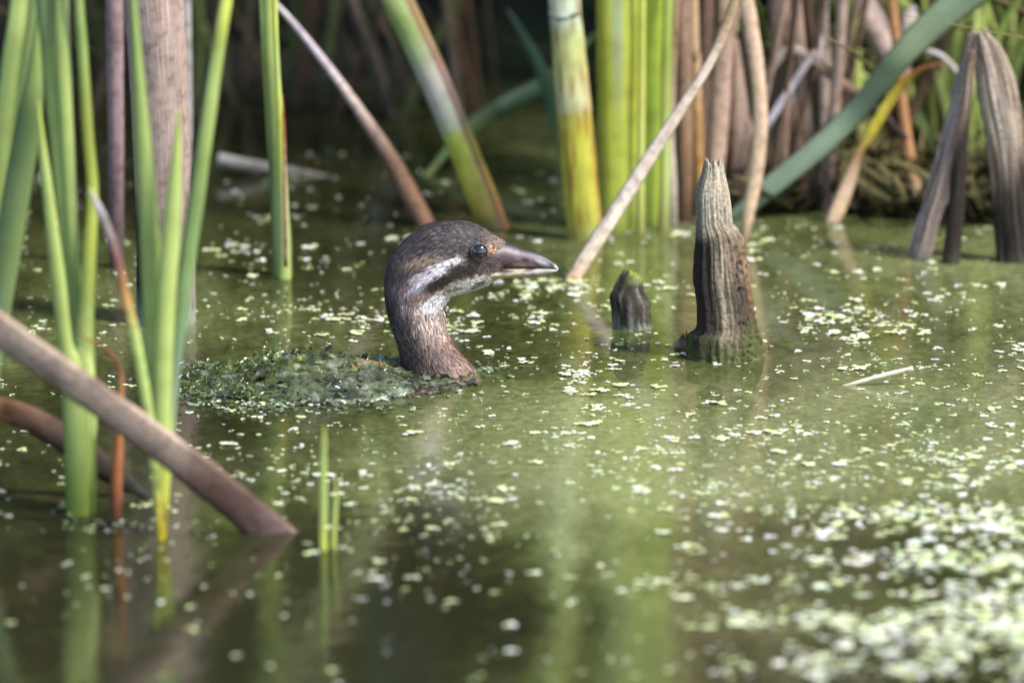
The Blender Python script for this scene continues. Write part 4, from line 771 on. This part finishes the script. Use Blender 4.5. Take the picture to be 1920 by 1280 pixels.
def density(p):
    n1 = max(0, noise.noise(Vector((p.x * 15, p.y * 7, 0))) + .12); n2 = max(0, noise.noise(Vector((p.x * 55, p.y * 24, 9))) + .1)
    d = .10 + .5 * n1 + 1.1 * n2 * n2 * 2 + 2.2 * n1 * n2
    d *= .55 + .45 * sstep(-.2, .15, p.x); d *= .35 + .65 * sstep(.45, .2, p.y)
    d *= .25 + .75 * sstep(-.45, -.15, p.y)
    for q, rx, ry, k in DW:
        e = ((p.x - q.x) / rx) ** 2 + ((p.y - q.y) / ry) ** 2
        if e < 6: d += k * math.exp(-e) * (.5 + .9 * max(0, noise.noise(Vector((p.x * 60, p.y * 26, 5))) + .25))
    return d
FROND = [(228, 234, 190), (238, 241, 216), (218, 226, 168), (244, 245, 234), (206, 216, 148)]  # near-white tones: overexposed sunlight put into the frond colour
def frond(mb, p, r, az, tilt, taz, c):
    n = 9; ax = Vector((math.cos(taz), math.sin(taz), 0)); Rm = Matrix.Rotation(tilt, 3, ax)
    ring = lambda s, z: [p + Rm @ Vector((math.cos(az + 2 * math.pi * k / n) * r * s * (1 + .35 * math.cos(2 * math.pi * k / n)), math.sin(az + 2 * math.pi * k / n) * r * s * .92, z)) for k in range(n)]
    a, b = ring(1, .0), ring(.66, r * .16); pts = a + b + [p + Rm @ Vector((0, 0, r * .2))]
    mb.poly(pts, [(k, (k + 1) % n, n + (k + 1) % n, n + k) for k in range(n)] + [(n + k, n + (k + 1) % n, 2 * n) for k in range(n)], c)
def rosette(mb, p, R, size):
    a0 = R.uniform(0, 6.28); m = R.choice([1, 2, 2, 3, 3, 4])
    c = lin(R.choice(FROND), R.uniform(.8, 1.0))
    for k in range(m):
        a = a0 + k * 2.2 + R.gauss(0, .2); r = size * R.uniform(.7, 1.1); off = Vector((math.cos(a), math.sin(a), 0)) * (r * .95 if m > 1 else 0)
        frond(mb, p + off + Vector((0, 0, .0002 + R.uniform(0, .0005))), r, a, R.gauss(0, .06), R.uniform(0, 6.28), tuple(x * R.uniform(.88, 1.1) for x in c))
def scatter(count, R, region):
    out = []
    while len(out) < count:
        p = Vector((R.uniform(*region[0]), R.uniform(*region[1]), 0))
        if R.random() * 3.8 < density(p) and not blocked(p) and p.y < edge_y(p.x) - .03: out.append(p)
    return out
def duckweed():
    R = random.Random(33); mb = MB()
    for p in scatter(6800, R, ((-.32, .32), (-.75, .5))): rosette(mb, p, R, R.choice([.0003, .0004, .0005, .0006, .0008, .0011]) * R.uniform(.8, 1.15) * (1 + .45 * sstep(-.15, -.3, p.y) * sstep(.05, .12, p.x)))
    tag(mb.build('duckweed', M_DUCK), 'pale green duckweed scattered thickly over the pond surface', 'duckweed', kind='stuff')
    variants = []; sizes = []
    marks = [(W(1358, 668), 'the tall stump'), (W(1186, 612), 'the small mossy stump'), (W(900, 715), "the bird's breast"), (W(560, 762), "the bird's weedy flank"), (W(340, 740), "the bird's tail end"), (W(152, 962), 'the tall green shoot'), (W(303, 1000), 'the slim yellow-green shoot'), (W(508, 1000), 'the foot of the broad brown leaf'), (W(612, 1030), 'the two slim young blades'), (W(1610, 722), 'the floating straw'), (W(1098, 448), 'the pale-sheathed stem'), (W(1190, 432), 'the luminous green clump'), (W(1072, 528), 'the foot of the leaning straw'), (W(530, 518), 'the narrow bundled shoot'), (W(312, 603), 'the thick grey stalk'), (W(924, 425), 'the leaning two-toned stem'), (W(1722, 492), 'the slanted broken stalk'), (W(1908, 495), 'the thick split stub')]
    for k in range(8):
        m = MB(); pts = [Vector((0, 0, 0))]; sizes.append(k // 2 + 1)
        for _ in range(k // 2 + 1): pts.append(Vector((R.gauss(0, .0024), R.gauss(0, .0020), 0)))
        for q in pts: rosette(m, q, R, R.uniform(.0008, .0013))
        variants.append(m.build('duckweed_cluster', M_DUCK))
    spots = scatter(280, R, ((-.23, .23), (-.62, .32)))
    for i, p in enumerate(spots):
        o = variants[i] if i < 8 else variants[i % 8].copy()
        if i >= 8: COL.objects.link(o)
        o.location = p + Vector((0, 0, .0003)); o.rotation_euler = (0, 0, R.uniform(0, 6.28)); s = R.uniform(.8, 1.35); o.scale = (s, s, s)
        q, nm = min(marks, key=lambda a: (a[0] - p).length); dd = (q - p).length
        where = 'close beside ' + nm if dd < .035 else 'a little way off ' + nm if dd < .09 else 'out on open water beyond ' + nm if p.y > q.y else 'out on open water in front of ' + nm
        tag(o, '%s duckweed cluster floating %s' % (('tiny', 'small', 'spread-out', 'large')[sizes[i % 8] - 1], where), 'duckweed', 'floating duckweed clusters')
duckweed()
